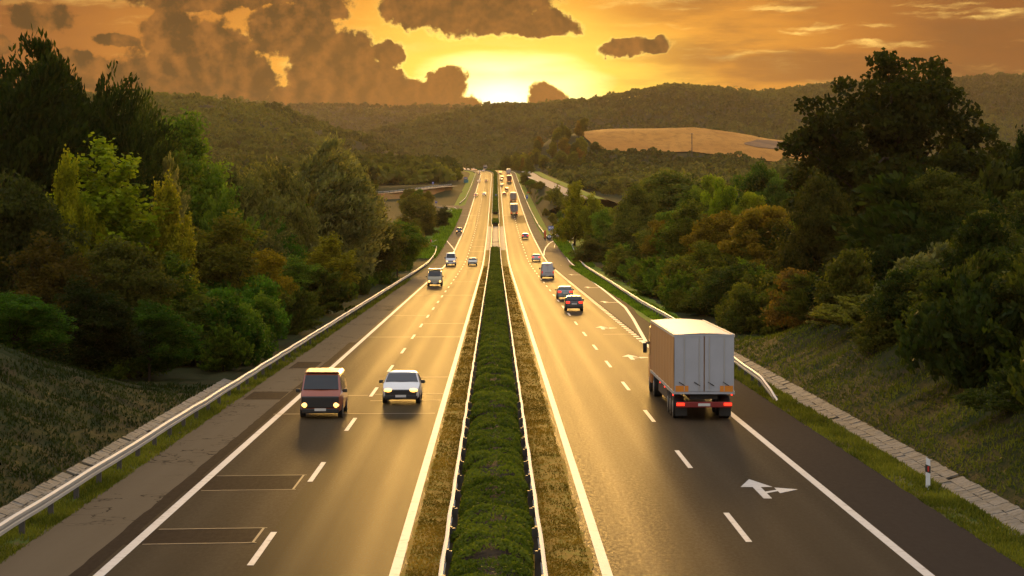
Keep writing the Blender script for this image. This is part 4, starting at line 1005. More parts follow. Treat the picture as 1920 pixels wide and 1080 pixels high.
# ------------------------------------------------------------------ vehicles
def car_paint(name, col, metal=0.0, rough=0.32): return plain(name, col, rough, metal, 0.06, 1.5, 0.6)
M['glass'] = plain('car_glass', (0.012, 0.014, 0.016), 0.10, 0.0, 0.1)
M['tyre'] = plain('tyre', (0.016, 0.015, 0.014), 0.8)
M['rim'] = plain('wheel_rim', (0.30, 0.29, 0.27), 0.35, 0.8)
M['trim'] = plain('black_trim', (0.018, 0.017, 0.016), 0.5)
M['plate'] = plain('number_plate', (0.62, 0.60, 0.55), 0.5)
M['lamp_on'] = plain('headlight_lit', (0.9, 0.8, 0.55), 0.2, 0, .05, 3, 0, (1.0, 0.45, 0.08), 2.0)
M['lamp_off'] = plain('headlight', (0.60, 0.58, 0.52), 0.15, 0.2)
M['tail_on'] = plain('tail_light_lit', (0.5, 0.02, 0.01), 0.3, 0, .05, 3, 0, (1.0, 0.03, 0.01), 1.6)
M['tail'] = plain('tail_light', (0.42, 0.015, 0.010), 0.25, 0, .05, 3, 0, (1.0, 0.03, 0.01), 0.35)
M['amber'] = plain('amber_reflector', (0.72, 0.24, 0.02), 0.4)

PROFILES = {  # stations from the back: (y, top height), then sill, belt, length, width, tumblehome, windscreen station indices (cowl, roof front), rear window (deck, roof rear)
    'hatch': dict(L=4.1, W=1.74, st=[(-2.05, .55), (-2.03, .80), (-1.93, 1.00), (-1.52, 1.38), (-1.2, 1.44), (-.2, 1.47), (.45, 1.41), (1.20, 1.00), (1.75, .86), (2.0, .70), (2.05, .50)], belt=.93, sill=.26, tum=.30, ws=(7, 6), rw=(2, 3), cab=(-1.3, .85), axle=(-1.25, 1.28), R=.31),
    'sedan': dict(L=4.5, W=1.78, st=[(-2.25, .55), (-2.23, .82), (-2.1, 1.00), (-1.62, 1.03), (-.98, 1.36), (-.3, 1.43), (.3, 1.39), (1.10, .99), (1.9, .84), (2.2, .68), (2.25, .48)], belt=.93, sill=.25, tum=.32, ws=(7, 6), rw=(3, 4), cab=(-1.25, .75), axle=(-1.35, 1.38), R=.32),
    'suv': dict(L=4.4, W=1.82, st=[(-2.2, .6), (-2.18, 1.0), (-2.1, 1.1), (-1.9, 1.62), (-1.5, 1.73), (0, 1.76), (.55, 1.68), (1.1, 1.16), (1.95, 1.02), (2.17, .85), (2.2, .6)], belt=1.06, sill=.36, tum=.20, ws=(7, 6), rw=(2, 3), cab=(-1.9, .8), axle=(-1.3, 1.36), R=.38),
    'van': dict(L=5.3, W=1.98, st=[(-2.65, .6), (-2.63, 1.1), (-2.6, 1.3), (-2.48, 2.28), (-2.2, 2.36), (.6, 2.38), (1.1, 2.28), (1.95, 1.38), (2.5, 1.12), (2.63, .9), (2.66, .55)], belt=1.25, sill=.30, tum=.13, ws=(7, 6), rw=(2, 3), cab=(.55, 1.6), axle=(-1.65, 1.75), R=.36),
    'bus_van': dict(L=4.7, W=1.86, st=[(-2.35, .6), (-2.33, 1.0), (-2.27, 1.2), (-2.05, 1.88), (-1.8, 1.95), (1.0, 1.96), (1.42, 1.90), (1.98, 1.22), (2.25, 1.02), (2.34, .85), (2.36, .5)], belt=1.12, sill=.28, tum=.15, ws=(7, 6), rw=(2, 3), cab=(-2.0, 1.55), axle=(-1.35, 1.45), R=.34),
}
def car_section(p, y, zt):
    L, W = p['L'], p['W']; e = abs(y) / (L / 2); w = W / 2 * (1 - .14 * max(0, (e - .62) / .38) ** 2.2)
    zb = min(p['belt'], zt - .05); s = p['sill'] + .10 * max(0, (e - .8) / .2)
    zm = min(.58, (s + zb) / 2 + .05); wr = w * .975 - p['tum'] * max(0, zt - zb) - .015
    half = [(w * .88, s), (w * .975, s + .07), (w, zm), (w * .975, zb), (wr, max(zb + .01, zt - .07)), (wr - .11, zt - .005), (wr * .45, zt + .012)]
    return half
def car(kind, px, py, face, paint, label, group, lights=True, d=None, parts=True, scale=1.0, cat=None, name=None, roof=None):
    """car standing where its wheels meet the road at photo column px / row py; face +1 drives away, -1 towards the camera."""
    p = PROFILES[kind]; d = d or dist_at(py); X = (px - VPX) / F * d
    d = d + face * p['L'] / 2 * scale * (1 if face > 0 else -1)                   # the near end is what stands at row py
    x = X * 1.0; sl = math.atan2(float(road_z(d + 2) - road_z(d - 2)), 4.0)
    cv = math.atan2(float(road_c(d + 5) - road_c(d - 5)), 10)
    root = empty(name or ('van' if 'van' in kind else 'car'), (x, d, float(road_z(d)) + .004), 0, label, cat or ('van' if 'van' in kind else 'car'), group)
    root.rotation_euler = (sl, 0, -cv) if face > 0 else (-sl, 0, math.pi - cv)
    root.scale = (scale,) * 3
    secs = [[(a, y, z) for a, z in car_section(p, y, zt)] + [(-a, y, z) for a, z in car_section(p, y, zt)[::-1]] for y, zt in p['st']]
    MB().loft(secs).build('body', paint, root, smooth=38)
    def glaz(name, i, j, out):
        (y0, z0), (y1, z1) = p['st'][i], p['st'][j]; h0, h1 = car_section(p, y0, z0), car_section(p, y1, z1)
        w0 = (h0[3][0] if z0 < p['belt'] + .4 else h0[4][0]) - .10; w1 = h1[4][0] - .07
        n = Vector((0, z0 - z1, y1 - y0)); n = n if n.z > 0 else -n; n.normalize(); n *= .022
        a, b = .06, .92; ya, za = y0 + (y1 - y0) * a, z0 + (z1 - z0) * a; yb, zb = y0 + (y1 - y0) * b, z0 + (z1 - z0) * b
        m = MB(); q = [(-w0, ya, za), (0, ya + out * .05, za + .015), (w0, ya, za), (w1, yb, zb), (0, yb + out * .03, zb + .012), (-w1, yb, zb)]
        f = [(v[0], v[1] + n.y, v[2] + n.z) for v in q]; k = [(v[0], v[1] - n.y * 2, v[2] - n.z * 2) for v in q]
        m.add(f + k, [(0, 1, 4, 5), (1, 2, 3, 4)] + [(i_, i_ + 6, (i_ + 1) % 6 + 6, (i_ + 1) % 6) for i_ in range(6)])
        m.build(name, M['glass'], root)
    glaz('windscreen', *p['ws'], 1)
    if kind != 'van': glaz('rear_window', *p['rw'], -1)
    ya, yb = p['cab']; ys_ = [q[0] for q in p['st']]; zs_ = [q[1] for q in p['st']]
    if parts:
        for s in (-1, 1):
            edges = [(ya, (ya + yb) / 2 - .05), ((ya + yb) / 2 + .05, yb)] if kind != 'van' else [(ya, yb)]
            for (u, v) in edges:
                m = MB(); ring = []
                for (yy, up) in ((u, 0), (v, 0), (v - .18 if v == yb else v, 1), (u + (.2 if u == ya and kind != 'van' else 0), 1)):
                    zt = float(np.interp(yy, ys_, zs_)); h = car_section(p, yy, zt); zb = h[3][1] + .05; zz = zb if not up else h[4][1] - .05
                    t = (zz - h[3][1]) / max(.05, h[4][1] - h[3][1]); a = h[3][0] + (h[4][0] - h[3][0]) * t
                    ring.append((s * (a + .012), yy, zz))
                m.add(ring + [(q[0] - s * .05, q[1], q[2]) for q in ring], [(0, 1, 2, 3), (4, 7, 6, 5), (0, 4, 5, 1), (1, 5, 6, 2), (2, 6, 7, 3), (3, 7, 4, 0)])
                m.build('side_window', M['glass'], root)
    hl, W, L, R = p['L'] / 2, p['W'], p['L'], p['R']
    for s in (-1, 1):
        for ay in p['axle']:
            wl = MB().tube((s * (W / 2 - .21), ay, R), (s * (W / 2 - .005), ay, R), R, R, 18).build('wheel', M['tyre'], root, smooth=40, bevel=.02)
            MB().tube((s * (W / 2 - .02), ay, R), (s * (W / 2 + .004), ay, R), R * .62, R * .5, 14).build('rim', M['rim'], wl, smooth=40)
        zl = .68 if kind not in ('van', 'bus_van') else (.82 if kind == 'van' else .62)
        if kind == 'suv': zl = .82
        (MB().ball((s * (W / 2 - .25), hl - .02, zl), (.14, .10, .14)) if kind in ('bus_van', 'suv') else MB().ball((s * (W / 2 - .30), hl - .08, zl), (.21, .16, .10))).build('headlight', M['lamp_on'] if lights else M['lamp_off'], root, smooth=60)
        tz = .86 if kind not in ('van', 'suv', 'bus_van') else 1.0
        (MB().box((s * (W / 2 - .17), -hl + .06, tz), (.17, .20, .34)) if kind in ('van', 'suv', 'bus_van') else MB().box((s * (W / 2 - .26), -hl + .09, tz), (.36, .22, .19))).build('tail_light', M['tail_on'] if lights else M['tail'], root, bevel=.03)
        if parts:
            mh = 1.0 if kind not in ('van', 'bus_van', 'suv') else (1.45 if kind == 'van' else 1.2)
            my = p['st'][7][0] - .35
            MB().box((s * (W / 2 + .10), my, mh), (.20, .10, .15 if mh < 1.3 else .30)).build('mirror', M['trim'] if kind != 'hatch' else paint, root, bevel=.03)
    gz_, gh = (.60, .18) if kind in ('hatch', 'sedan') else (.78, .26)
    if kind == 'bus_van': gz_, gh = .62, .30
    MB().box((0, hl - .05, gz_), (W * .50, .09, gh)).build('grille', M['trim'], root, bevel=.02)
    MB().box((0, hl - .04, .36), (W * .86, .14, .20)).build('front_bumper', M['trim'], root, bevel=.04)
    MB().box((0, -hl + .04, .40), (W * .88, .14, .20)).build('rear_bumper', M['trim'] if kind != 'sedan' else paint, root, bevel=.04)
    if parts:
        MB().box((0, hl + .035, .42), (.50, .02, .11)).build('number_plate', M['plate'], root)
        MB().box((0, -hl - .04, .52 if kind not in ('hatch', 'sedan') else .72), (.50, .03, .11)).build('number_plate', M['plate'], root)
    return root

GO, GA = 'oncoming traffic on the left carriageway', 'traffic driving away on the right carriageway'
red_van = car('bus_van', 600, 787, -1, car_paint('dark_red_paint', (0.30, 0.065, 0.025)), 'dark red boxy van with lit headlights, nearest vehicle on the left carriageway', GO)
MB().box((0, .2, 1.99), (1.50, 2.6, .03)).build('roof_panel', car_paint('lighter_red_roof', (0.36, 0.12, 0.07)), red_van, bevel=.02)  # roof panel in a lighter red than the body
for k in (-.6, -.36, -.12, .12, .36, .6): MB().box((k, .2, 2.008), (.05, 2.3, .012)).build('roof_rib', bpy.data.objects['roof_panel'].data.materials[0], red_van)
MB().box((0, 2.34, .74), (1.62, .10, .52)).build('grille_panel', M['trim'], red_van, bevel=.05)
wc = car('sedan', 751, 760, -1, car_paint('white_paint', (0.66, 0.64, 0.60)), 'white car with black front and lit headlights, beside the dark red van', GO)
MB().box((0, 2.20, .53), (1.50, .12, .38)).build('black_front', M['trim'], wc, bevel=.05)
car('bus_van', 815, 537, -1, car_paint('olive_beige_paint', (0.34, 0.30, 0.20)), 'olive beige van with cream roof and two glowing round headlights', GO, scale=1.06)
MB().box((0, -.1, 2.10), (1.66, 3.2, .16)).build('roof_rack', car_paint('cream_roof', (0.55, 0.47, 0.30)), [o for o in bpy.data.objects if o.get('label', '').startswith('olive beige van')][0], bevel=.05)
car('van', 845, 498, -1, car_paint('white_van_paint', (0.58, 0.57, 0.58)), 'white delivery van with dark windscreen on the slow lane line behind the olive van', GO)
car('hatch', 886, 498, -1, car_paint('cream_paint', (0.58, 0.52, 0.40)), 'small cream white car in the inner left lane beside the delivery van', GO, lights=False)
car('suv', 861, 438.5, -1, car_paint('black_paint', (0.022, 0.022, 0.026)), 'black off-road car with lit headlights on the layby line', GO)
car('sedan', 892, 369, -1, car_paint('red_paint', (0.36, 0.06, 0.03)), 'red car with pale roof high on the left carriageway', GO)
car('sedan', 908, 367, -1, car_paint('silver_blue_paint', (0.42, 0.45, 0.52), .3), 'silver blue car beside the red car high on the left carriageway', GO)
car('hatch', 898, 342, -1, car_paint('pearl_paint', (0.60, 0.57, 0.52)), 'white car with dark windscreen, outer one of the pair nearest the left bend', GO)
car('hatch', 911.5, 341.5, -1, car_paint('maroon_paint', (0.14, 0.02, 0.02)), 'maroon car in the inner lane of the pair nearest the left bend', GO)
for i, (px, d, col, lab) in enumerate([(899, 1490, (.30, .16, .06), 'bronze car above the white one of the pair below the left bend'), (899, 1560, (.45, .44, .42), 'grey white car queued above the bronze car at the left bend'),
                                       (906, 1575, (.50, .46, .40), 'pale car in the inner lane at the start of the left bend'), (891, 1640, (.20, .05, .03), 'dark red car in the middle of the far left bend'),
                                       (889, 1690, (.60, .58, .55), 'white car behind the dark red one in the far left bend'), (886, 1720, (.35, .12, .06), 'rusty orange car in the queue of the far left bend'),
                                       (878, 1690, (.40, .42, .46), 'silver car second from the end of the far left bend'), (870.5, 1700, (.62, .60, .58), 'white car last in sight on the far left bend')]):
    car('sedan' if i % 2 else 'hatch', px, 0, -1, car_paint('far_paint', col), lab, GO, d=d, parts=False)

car('hatch', 1077, 584, 1, car_paint('dark_grey_paint', (0.040, 0.036, 0.034), .3), 'dark grey hatchback with red tail lights, nearest car behind the lorry', GA)
car('sedan', 1060, 562, 1, car_paint('grey_green_paint', (0.17, 0.21, 0.20), .4), 'grey green saloon half hidden by the dark grey hatchback', GA)
gv = car('van', 1027, 523, 1, car_paint('grey_van_paint', (0.40, 0.39, 0.40), .1), 'tall grey panel van with closed rear doors in the slow lane', GA, lights=False)
M['logo'] = plain('red_logo', (0.45, 0.03, 0.02), 0.5)
lg = MB()
for k, (w, h) in enumerate(((.09, .10), (.06, .07), (.07, .07), (.05, .08), (.07, .07), (.05, .07))): lg.box((-.24 + k * .095, -2.545, 1.98), (w * .8, .015, h))
lg.build('red_lettering', M['logo'], gv)
MB().box((0, -2.60, 1.45), (.02, .03, 1.5)).build('door_gap', M['trim'], gv)
MB().box((0, -2.64, .92), (.9, .03, .05)).build('dark_lettering', M['trim'], gv)
car('sedan', 1005.5, 490, 1, car_paint('silver_paint', (0.48, 0.46, 0.44), .4), 'silver saloon driving ahead of the grey panel van', GA)
car('hatch', 985, 448, 1, car_paint('blue_grey_paint', (0.09, 0.10, 0.13), .3), 'dark blue grey estate car in the slow lane level with the exit', GA)
for (px, py, col, lab) in [(945.5, 366.5, (.06, .03, .02), 'dark brown car in the inner lane beside the two orange lorries'), (950, 357.5, (.10, .03, .02), 'dark maroon car diagonally behind the brown one on the right climb'),
                           (941, 349.5, (.40, .38, .36), 'silver car in the fast lane of the right climb'), (940, 340, (.16, .17, .15), 'grey car with pale rear window close to the red lorry'),
                           (941.5, 335, (.30, .04, .03), 'red car just ahead of the grey one by the red lorry'), (938, 327, (.05, .03, .03), 'dark car nearest the crest on the right climb')]:
    car('hatch', px, py, 1, car_paint('far_paint', col), lab, GA, parts=False, lights=False)

# lorries
M['doors'] = plain('grey_lorry_doors', (0.38, 0.39, 0.42), 0.5, 0.0, 0.16, 1.1)
M['curtain'] = plain('orange_tarpaulin', (0.52, 0.255, 0.085), 0.55, 0, 0.18, 1.2)
M['roof_cloth'] = plain('pale_tarpaulin', (0.62, 0.54, 0.42), 0.5, 0, 0.15, 0.8)
M['chassis'] = plain('chassis', (0.022, 0.018, 0.016), 0.7)
M['red_bar'] = plain('red_underrun_bar', (0.22, 0.015, 0.012), 0.5)
def lorry(px, d, curtain, doors, roof, label, group, L=14.4, face=1, cab=(0.5, 0.18, 0.04), zh=3.72, lit=True):
    X = (px - VPX) / F * d; y0 = d
    sl = math.atan2(float(road_z(d + 12) - road_z(d)), 12.0)
    root = empty('lorry', (X, y0, float(road_z(y0)) + .004), 0, label, 'lorry', group)
    root.rotation_euler = (sl, 0, 0) if face > 0 else (-sl, 0, math.pi)
    W, zb = 2.55, 1.18
    bx = MB().box((0, L / 2, (zb + zh) / 2), (W - .02, L - .06, zh - zb - .02)).build('cargo_box', curtain, root)
    for s in (-1, 1):                                                 # side tarpaulin: shallow vertical folds and straps
        m = MB(); n = 40; vs = []
        for i in range(n + 1):
            yy = .12 + (L - .24) * i / n; bl = s * (W / 2 + .010 + .012 * (i % 2) + .018 * math.sin(i * 1.3))
            vs += [(bl, yy, zb + .06), (bl + s * .015, yy, (zb + zh) / 2), (bl, yy, zh - .10)]
        m.add(vs, [(3 * i + k, 3 * i + 3 + k, 3 * i + 4 + k, 3 * i + 1 + k) for i in range(n) for k in (0, 1)])
        m.build('side_curtain', curtain, root, smooth=50)
        MB().box((s * (W / 2 + .02), L / 2, zb + .02), (.06, L, .13)).build('side_rail', M['steel'], root)
        MB().box((s * (W / 2 + .01), L / 2, zh - .05), (.07, L, .12)).build('roof_rail', roof, root)
    rf = MB(); secs = []
    for i in range(13):
        yy = L * i / 12; c = .02 * math.sin(i * 2.1)
        secs.append([(-W / 2 - .02, yy, zh - .02), (-W / 4, yy, zh + .045 + c * .6), (0, yy, zh + .06 + c), (W / 4, yy, zh + .045 + c * .6), (W / 2 + .02, yy, zh - .02)])
    rf.loft(secs, closed=False); rf.build('roof', roof, root, smooth=40)
    for s in (-1, 1):                                                 # two rear doors with locking bars and hinges
        dr = MB().box((s * .635, -.035, (zb + zh) / 2 + .02), (1.22, .07, zh - zb - .14)).build('rear_door', doors, root, bevel=.01)
        for u in (.22, .86): MB().tube((s * u, -.085, zb + .1), (s * u, -.085, zh - .1), .018, None, 8).build('lock_bar', M['steel'], dr)
        for u in (.30, .95): MB().tube((s * u - .14, -.09, zb + .50), (s * u + .12, -.09, zb + .34), .018, None, 6).build('lock_handle', M['chassis'], dr)
        MB().box((s * 1.245, -.03, (zb + zh) / 2), (.07, .09, zh - zb)).build('corner_post', doors, root)
        MB().box((s * .96, -.086, zb + .21), (.56, .012, .26)).build('reflector', M['amber'], root)
    MB().box((0, -.03, zh - .03), (W, .10, .09)).build('door_header', doors, root)
    MB().box((0, -.03, zb + .03), (W, .10, .10)).build('rear_sill', doors, root)
    MB().box((0, L / 2, zb - .14), (1.2, L - .3, .24)).build('frame', M['chassis'], root)
    MB().box((0, -.02, .70), (2.40, .12, .24)).build('underrun_bar', M['red_bar'], root, bevel=.02)
    MB().box((0, -.09, .70), (.52, .02, .12)).build('number_plate', M['plate'], root)
    for s in (-1, 1):
        MB().box((s * 1.02, -.10, .72), (.34, .05, .12)).build('tail_light', M['tail_on'] if lit else M['tail'], root, bevel=.01)
        MB().box((s * .95, .35, .50), (.50, .04, .62)).build('mud_flap', M['trim'], root)
        for yy in (1.5, 2.85, 4.2):
            w = MB().tube((s * .78, yy, .50), (s * 1.24, yy, .50), .50, .50, 20).build('wheel', M['tyre'], root, smooth=40, bevel=.04)
            MB().tube((s * 1.20, yy, .50), (s * 1.25, yy, .50), .29, .26, 14).build('rim', M['rim'], w, smooth=40)
        MB().box((s * 1.16, L * .56, .72), (.05, L * .36, .42)).build('side_guard', M['steel_dark'], root)
        for yy in (.8, 5.6, 8.4): MB().box((s * 1.275, yy, zb - .10), (.03, .34, .10)).build('side_marker', M['tail_on'] if lit else M['tail'], root)
    # tractor
    c0 = L + .75; m = MB(); sec = []
    for (yy, zt, w) in ((c0, 3.05, 1.20), (c0 + .1, 3.42, 1.23), (c0 + 1.3, 3.40, 1.23), (c0 + 1.75, 3.02, 1.22), (c0 + 2.2, 1.7, 1.22), (c0 + 2.3, .6, 1.18)):
        sec.append([(-w, yy, .55), (w, yy, .55), (w, yy, zt - .12), (w - .14, yy, zt), (-w + .14, yy, zt), (-w, yy, zt - .12)])
    m.loft(sec); cb = plain('cab_paint', cab, 0.35, 0, .06, 1, .5); m.build('cab', cb, root, smooth=35)
    m = MB(); m.add([(-1.10, c0 + 1.79, 2.96), (1.10, c0 + 1.79, 2.96), (1.14, c0 + 2.21, 1.78), (-1.14, c0 + 2.21, 1.78)], [(0, 1, 2, 3)]); m.build('windscreen', M['glass'], root)
    MB().box((0, L + .3, .85), (.9, 3.2, .3)).build('tractor_frame', M['chassis'], root)
    for s in (-1, 1):
        MB().box((s * 1.42, c0 + 1.75, 2.2), (.20, .12, .5)).build('mirror', M['trim'], root, bevel=.04)
        MB().tube((s * 1.2, c0 + 1.75, 2.45), (s * 1.42, c0 + 1.75, 2.42), .03).build('mirror_arm', M['trim'], root)
        MB().box((s * 1.235, c0 + 1.2, 2.25), (.02, .8, .7)).build('side_window', M['glass'], root)
        MB().box((s * .9, c0 + 2.31, .9), (.4, .06, .2)).build('headlight', M['lamp_on'] if face < 0 else M['lamp_off'], root, bevel=.02)
        for yy in (L - .9, c0 + 1.35):
            w = MB().tube((s * .80, yy, .51), (s * 1.22, yy, .51), .51, .51, 20).build('wheel', M['tyre'], root, smooth=40, bevel=.04)
            MB().tube((s * 1.18, yy, .51), (s * 1.235, yy, .51), .29, .26, 14).build('rim', M['rim'], w, smooth=40)
    return root
lorry(1321, 96.3, M['curtain'], M['doors'], M['roof_cloth'], 'big lorry with grey rear doors, orange sides and pale roof, nearest on the right', GA)
lorry(964, 816, M['curtain'], plain('slate_doors', (0.16, 0.16, 0.17), .5), M['roof_cloth'], 'lorry with slate grey doors and orange sides, second lorry along the right slow lane', GA, cab=(.5, .2, .05), zh=3.9)
lorry(962.5, 960, plain('tan_tarpaulin', (0.50, 0.30, 0.14), .5), plain('tan_grey_doors', (0.28, 0.22, 0.18), .5), M['roof_cloth'], 'tan grey lorry directly ahead of the second orange lorry', GA, zh=3.9, lit=False)
lorry(955, 1290, plain('red_brown_tarpaulin', (0.26, 0.06, 0.03), .5), plain('red_brown_doors', (0.15, 0.035, 0.02), .5), M['roof_cloth'], 'red brown lorry climbing to the crest on the right', GA, cab=(.3, .05, .03), zh=3.9)
lorry(953.5, 1465, plain('white_tarpaulin', (0.62, 0.56, 0.48), .5), plain('white_red_doors', (0.55, 0.42, 0.36), .5), M['roof_cloth'], 'white lorry with a red band just ahead of the red brown lorry', GA, cab=(.5, .05, .03), zh=4.0, lit=False)
lorry(910, 1640, plain('brown_tarpaulin', (0.16, 0.10, 0.06), .5), plain('brown_doors', (0.2, 0.13, 0.08), .5), plain('cream_tarpaulin', (0.62, 0.52, 0.36), .5), 'brown lorry with cream roof coming over the crest on the left', GO, face=-1, cab=(.34, .24, .14), zh=4.0)

# ------------------------------------------------------------------ signs, posts and poles
M['blue'] = plain('sign_blue', (0.040, 0.075, 0.42), 0.45)
M['sign_white'] = plain('sign_white', (0.70, 0.70, 0.70), 0.5)
M['sign_red'] = plain('sign_red', (0.55, 0.035, 0.02), 0.45)
M['sign_black'] = plain('sign_black', (0.014, 0.018, 0.018), 0.5)
M['orange'] = plain('orange_red', (0.62, 0.11, 0.02), 0.5)
M['teal'] = plain('teal_panel', (0.02, 0.16, 0.20), 0.5)
M['post'] = plain('grey_post', (0.36, 0.34, 0.31), 0.5, 0.3)
M['wood'] = plain('pole_wood', (0.10, 0.075, 0.055), 0.8)
def signroot(name, px, d, label, cat='road sign', group=None, off=0.0):
    x = (px - VPX) / F * d; x = float(x)
    g = max(float(road_z(d)) - .25, gz(x, d)) if x < 20 else gz(x, d)
    return empty(name, (x, d, g), 0, label, cat, group), g
def disc(m, cx, cz, r, y0, y1, n=28): return m.slab([(cx + r * math.cos(2 * math.pi * i / n), cz + r * math.sin(2 * math.pi * i / n)) for i in range(n)], y0, y1)
# rest area sign: blue board with white tree disc, arrow and a line of text
o, g = signroot('rest_area_sign', 1033, 640, 'blue road sign with white round symbol and slanting arrow behind the splitter sign')
zc = CAMH - (428 - HY) / F * 640 - g
for s in (-.42, .42): MB().tube((s * 1.1, .05, -.3), (s * 1.1, .05, zc + .6), .05).build('post', M['post'], o)
MB().box((0, 0, zc), (1.55, .05, 1.30)).build('panel', M['blue'], o, bevel=.02)
MB().slab([(-.745, -.62 + zc), (.745, -.62 + zc), (.745, .62 + zc), (-.745, .62 + zc), (-.745, -.58 + zc), (-.705, -.58 + zc), (-.705, .58 + zc), (.705, .58 + zc), (.705, -.58 + zc), (-.745, -.58 + zc)], -.035, -.029).build('border', M['sign_white'], o)
disc(MB(), -.32, zc + .14, .30, -.04, -.03).build('symbol', M['sign_white'], o)
MB().slab([(.06, zc - .10), (.16, zc - .20), (.42, zc + .08), (.54, zc - .02), (.58, zc + .42), (.14, zc + .38), (.26, zc + .26)], -.04, -.03).build('arrow', M['sign_white'], o)
m = MB()
for k, w in enumerate((.10, .07, .12, .08, .10, .06)): m.box((-.14 + k * .12, -.034, zc - .40), (w, .012, .12))
m.build('lettering', M['sign_white'], o)
# splitter sign in the gore
o, g = signroot('splitter_sign', 1030, 606, 'black half round sign with two white arrows pointing apart at the exit nose')
z0 = CAMH - (448 - HY) / F * 606 - g
MB().box((0, .05, z0 / 2), (.9, .3, abs(z0) + .1)).build('base', M['sign_black'], o)
MB().slab([(-.75, z0)] + [(.75 * math.cos(t) * -1, z0 + .42 + .80 * math.sin(t)) for t in np.linspace(0, math.pi, 18)] + [(.75, z0)], -.06, .06).build('panel', M['sign_black'], o)
for s in (-1, 1): MB().slab([(s * .07, z0 + .22), (s * .07, z0 + 1.08), (s * .58, z0 + .65)], -.085, -.066).build('arrow', M['sign_white'], o)
o, g = signroot('marker_post', 1022, 618, 'orange red rounded post beside the exit nose', 'post')
MB().loft([[(r * math.cos(a), r * math.sin(a), z) for a in np.linspace(0, 6.283, 13)[:-1]] for r, z in ((.16, 0), (.2, .3), (.30, 1.1), (.31, 2.0), (.26, 2.25), (.1, 2.36))]).build('body', M['orange'], o, smooth=50)
MB().tube((0, 0, -.5), (0, 0, .1), .2).build('foot', M['steel_dark'], o)
# round speed sign with a blue plate below
o, g = signroot('speed_limit_sign', 1101, 640, 'round red ringed speed sign above a blue plate on one post by the exit bend')
zc = CAMH - (428.5 - HY) / F * 640 - g
MB().tube((0, .06, -.3), (0, .06, zc + .5), .045).build('post', M['post'], o)
disc(MB(), 0, zc, .56, -.02, .02).build('rim', M['sign_red'], o); disc(MB(), 0, zc, .41, -.035, -.021).build('face', M['sign_white'], o)
MB().box((-.10, -.04, zc), (.10, .012, .24)).box((.11, -.04, zc), (.17, .012, .24)).box((-.18, -.04, zc - .02), (.10, .012, .06)).build('digits', M['sign_black'], o)
MB().box((0, 0, zc - 1.02), (.88, .04, .86)).build('plate', M['blue'], o, bevel=.02)
MB().slab([(-.10, zc - .70), (.02, zc - .66), (.06, zc - .95), (-.06, zc - 1.0)], -.035, -.021).slab([(.08, zc - 1.40), (.20, zc - 1.40), (.16, zc - 1.02), (.04, zc - 1.06)], -.035, -.021).build('symbol', M['sign_white'], o)
# red and white post at the layby
o, g = signroot('hydrant_post', 808, 566, 'red post with white stripe at the bend of the left guard rail', 'post')
MB().tube((0, 0, -.3), (0, 0, 1.5), .17).build('body', M['sign_red'], o); MB().box((.24, 0, .75), (.14, .06, 1.5)).build('stripe_board', M['sign_white'], o)
for px, d, lab in [(822.5, 632, 'small dark and white marker post in the bright grass of the layby, nearest one'), (833, 690, 'small marker post in the middle of the bright layby grass'), (839, 755, 'small marker post at the far end of the bright layby grass')]:
    x = (px - VPX) / F * d; o = empty('delineator_post', (x, d, float(road_z(d)) - .1), 0, lab, 'post', 'delineator posts')
    MB().box((0, 0, .45), (.16, .10, .95)).build('body', M['sign_white'], o); MB().box((0, -.01, .72), (.165, .105, .28)).build('black_band', M['sign_black'], o)
# delineator in the right foreground
d = 36120 / 500.0; o = empty('delineator_post', (14.0, d, -.12), 0, 'white roadside delineator post with black band on the right grass strip by the ditch', 'post', 'delineator posts')
MB().loft([[(-.075, -.05, 0), (.075, -.05, 0), (.055, .06, 0), (-.055, .06, 0)], [(-.07, -.05, .98), (.07, -.05, .98), (.05, .06, .98), (-.05, .06, .98)], [(-.07, -.05, 1.08), (.07, -.05, 1.02), (.05, .06, 1.02), (-.05, .06, 1.08)]]).build('body', M['sign_white'], o)
MB().slab([(-.078, .62), (.078, .56), (.078, .80), (-.078, .86)], -.056, .066).build('black_band', M['sign_black'], o)
MB().box((.005, -.060, .71), (.05, .008, .17)).build('reflector', M['sign_red'], o)
# small far signs
for name, px, py, d, w, h, mat, lab, cat in [
    ('direction_sign', 873, 336, 1390, 2.2, 2.0, 'blue', 'small blue sign by the far bend on the left', 'road sign'), ('roadside_bin', 874, 346, 1290, 2.6, 2.4, 'teal', 'teal box standing at the foot of the bright tree near the far bend', 'box'),
    ('direction_sign', 812, 344, 1130, .9, 1.6, 'blue', 'pale blue sign above the side road on the left', 'road sign'), ('direction_sign', 818, 379, 900, .8, .8, 'blue', 'tiny blue sign under the red earth bank', 'road sign'),
    ('kilometre_sign', 988, 369, 985, .8, 1.5, 'blue', 'small pale blue plate on a post beyond the right guard rail', 'road sign'), ('direction_sign', 930, 366, 1005, .5, 1.0, 'blue', 'tiny blue plate in the median hedge', 'road sign')]:
    o, g = signroot(name, px, d, lab, cat); zc = CAMH - (py - HY) / F * d - g
    if name == 'roadside_bin':
        MB().box((0, 0, .8), (w, 1.6, 1.6)).build('body', M[mat], o, bevel=.1); MB().slab([(-w / 2 * math.cos(t), 1.6 + .5 * math.sin(t)) for t in np.linspace(0, math.pi, 9)], -.8, .8).build('lid', M[mat], o); continue
    for s in (-.3, .3): MB().tube((s * w, .05, -.3), (s * w, .05, zc), .05).build('post', M['post'], o)
    MB().box((0, 0, zc), (w, .06, h)).build('panel', M[mat], o, bevel=.02); MB().box((0, -.035, zc + h * .2), (w * .6, .012, h * .22)).build('symbol', M['sign_white'], o)
o, g = signroot('warning_board', 990, 1010, 'orange board beyond the right guard rail', 'road sign'); zc = CAMH - (361 - HY) / F * 1010 - g
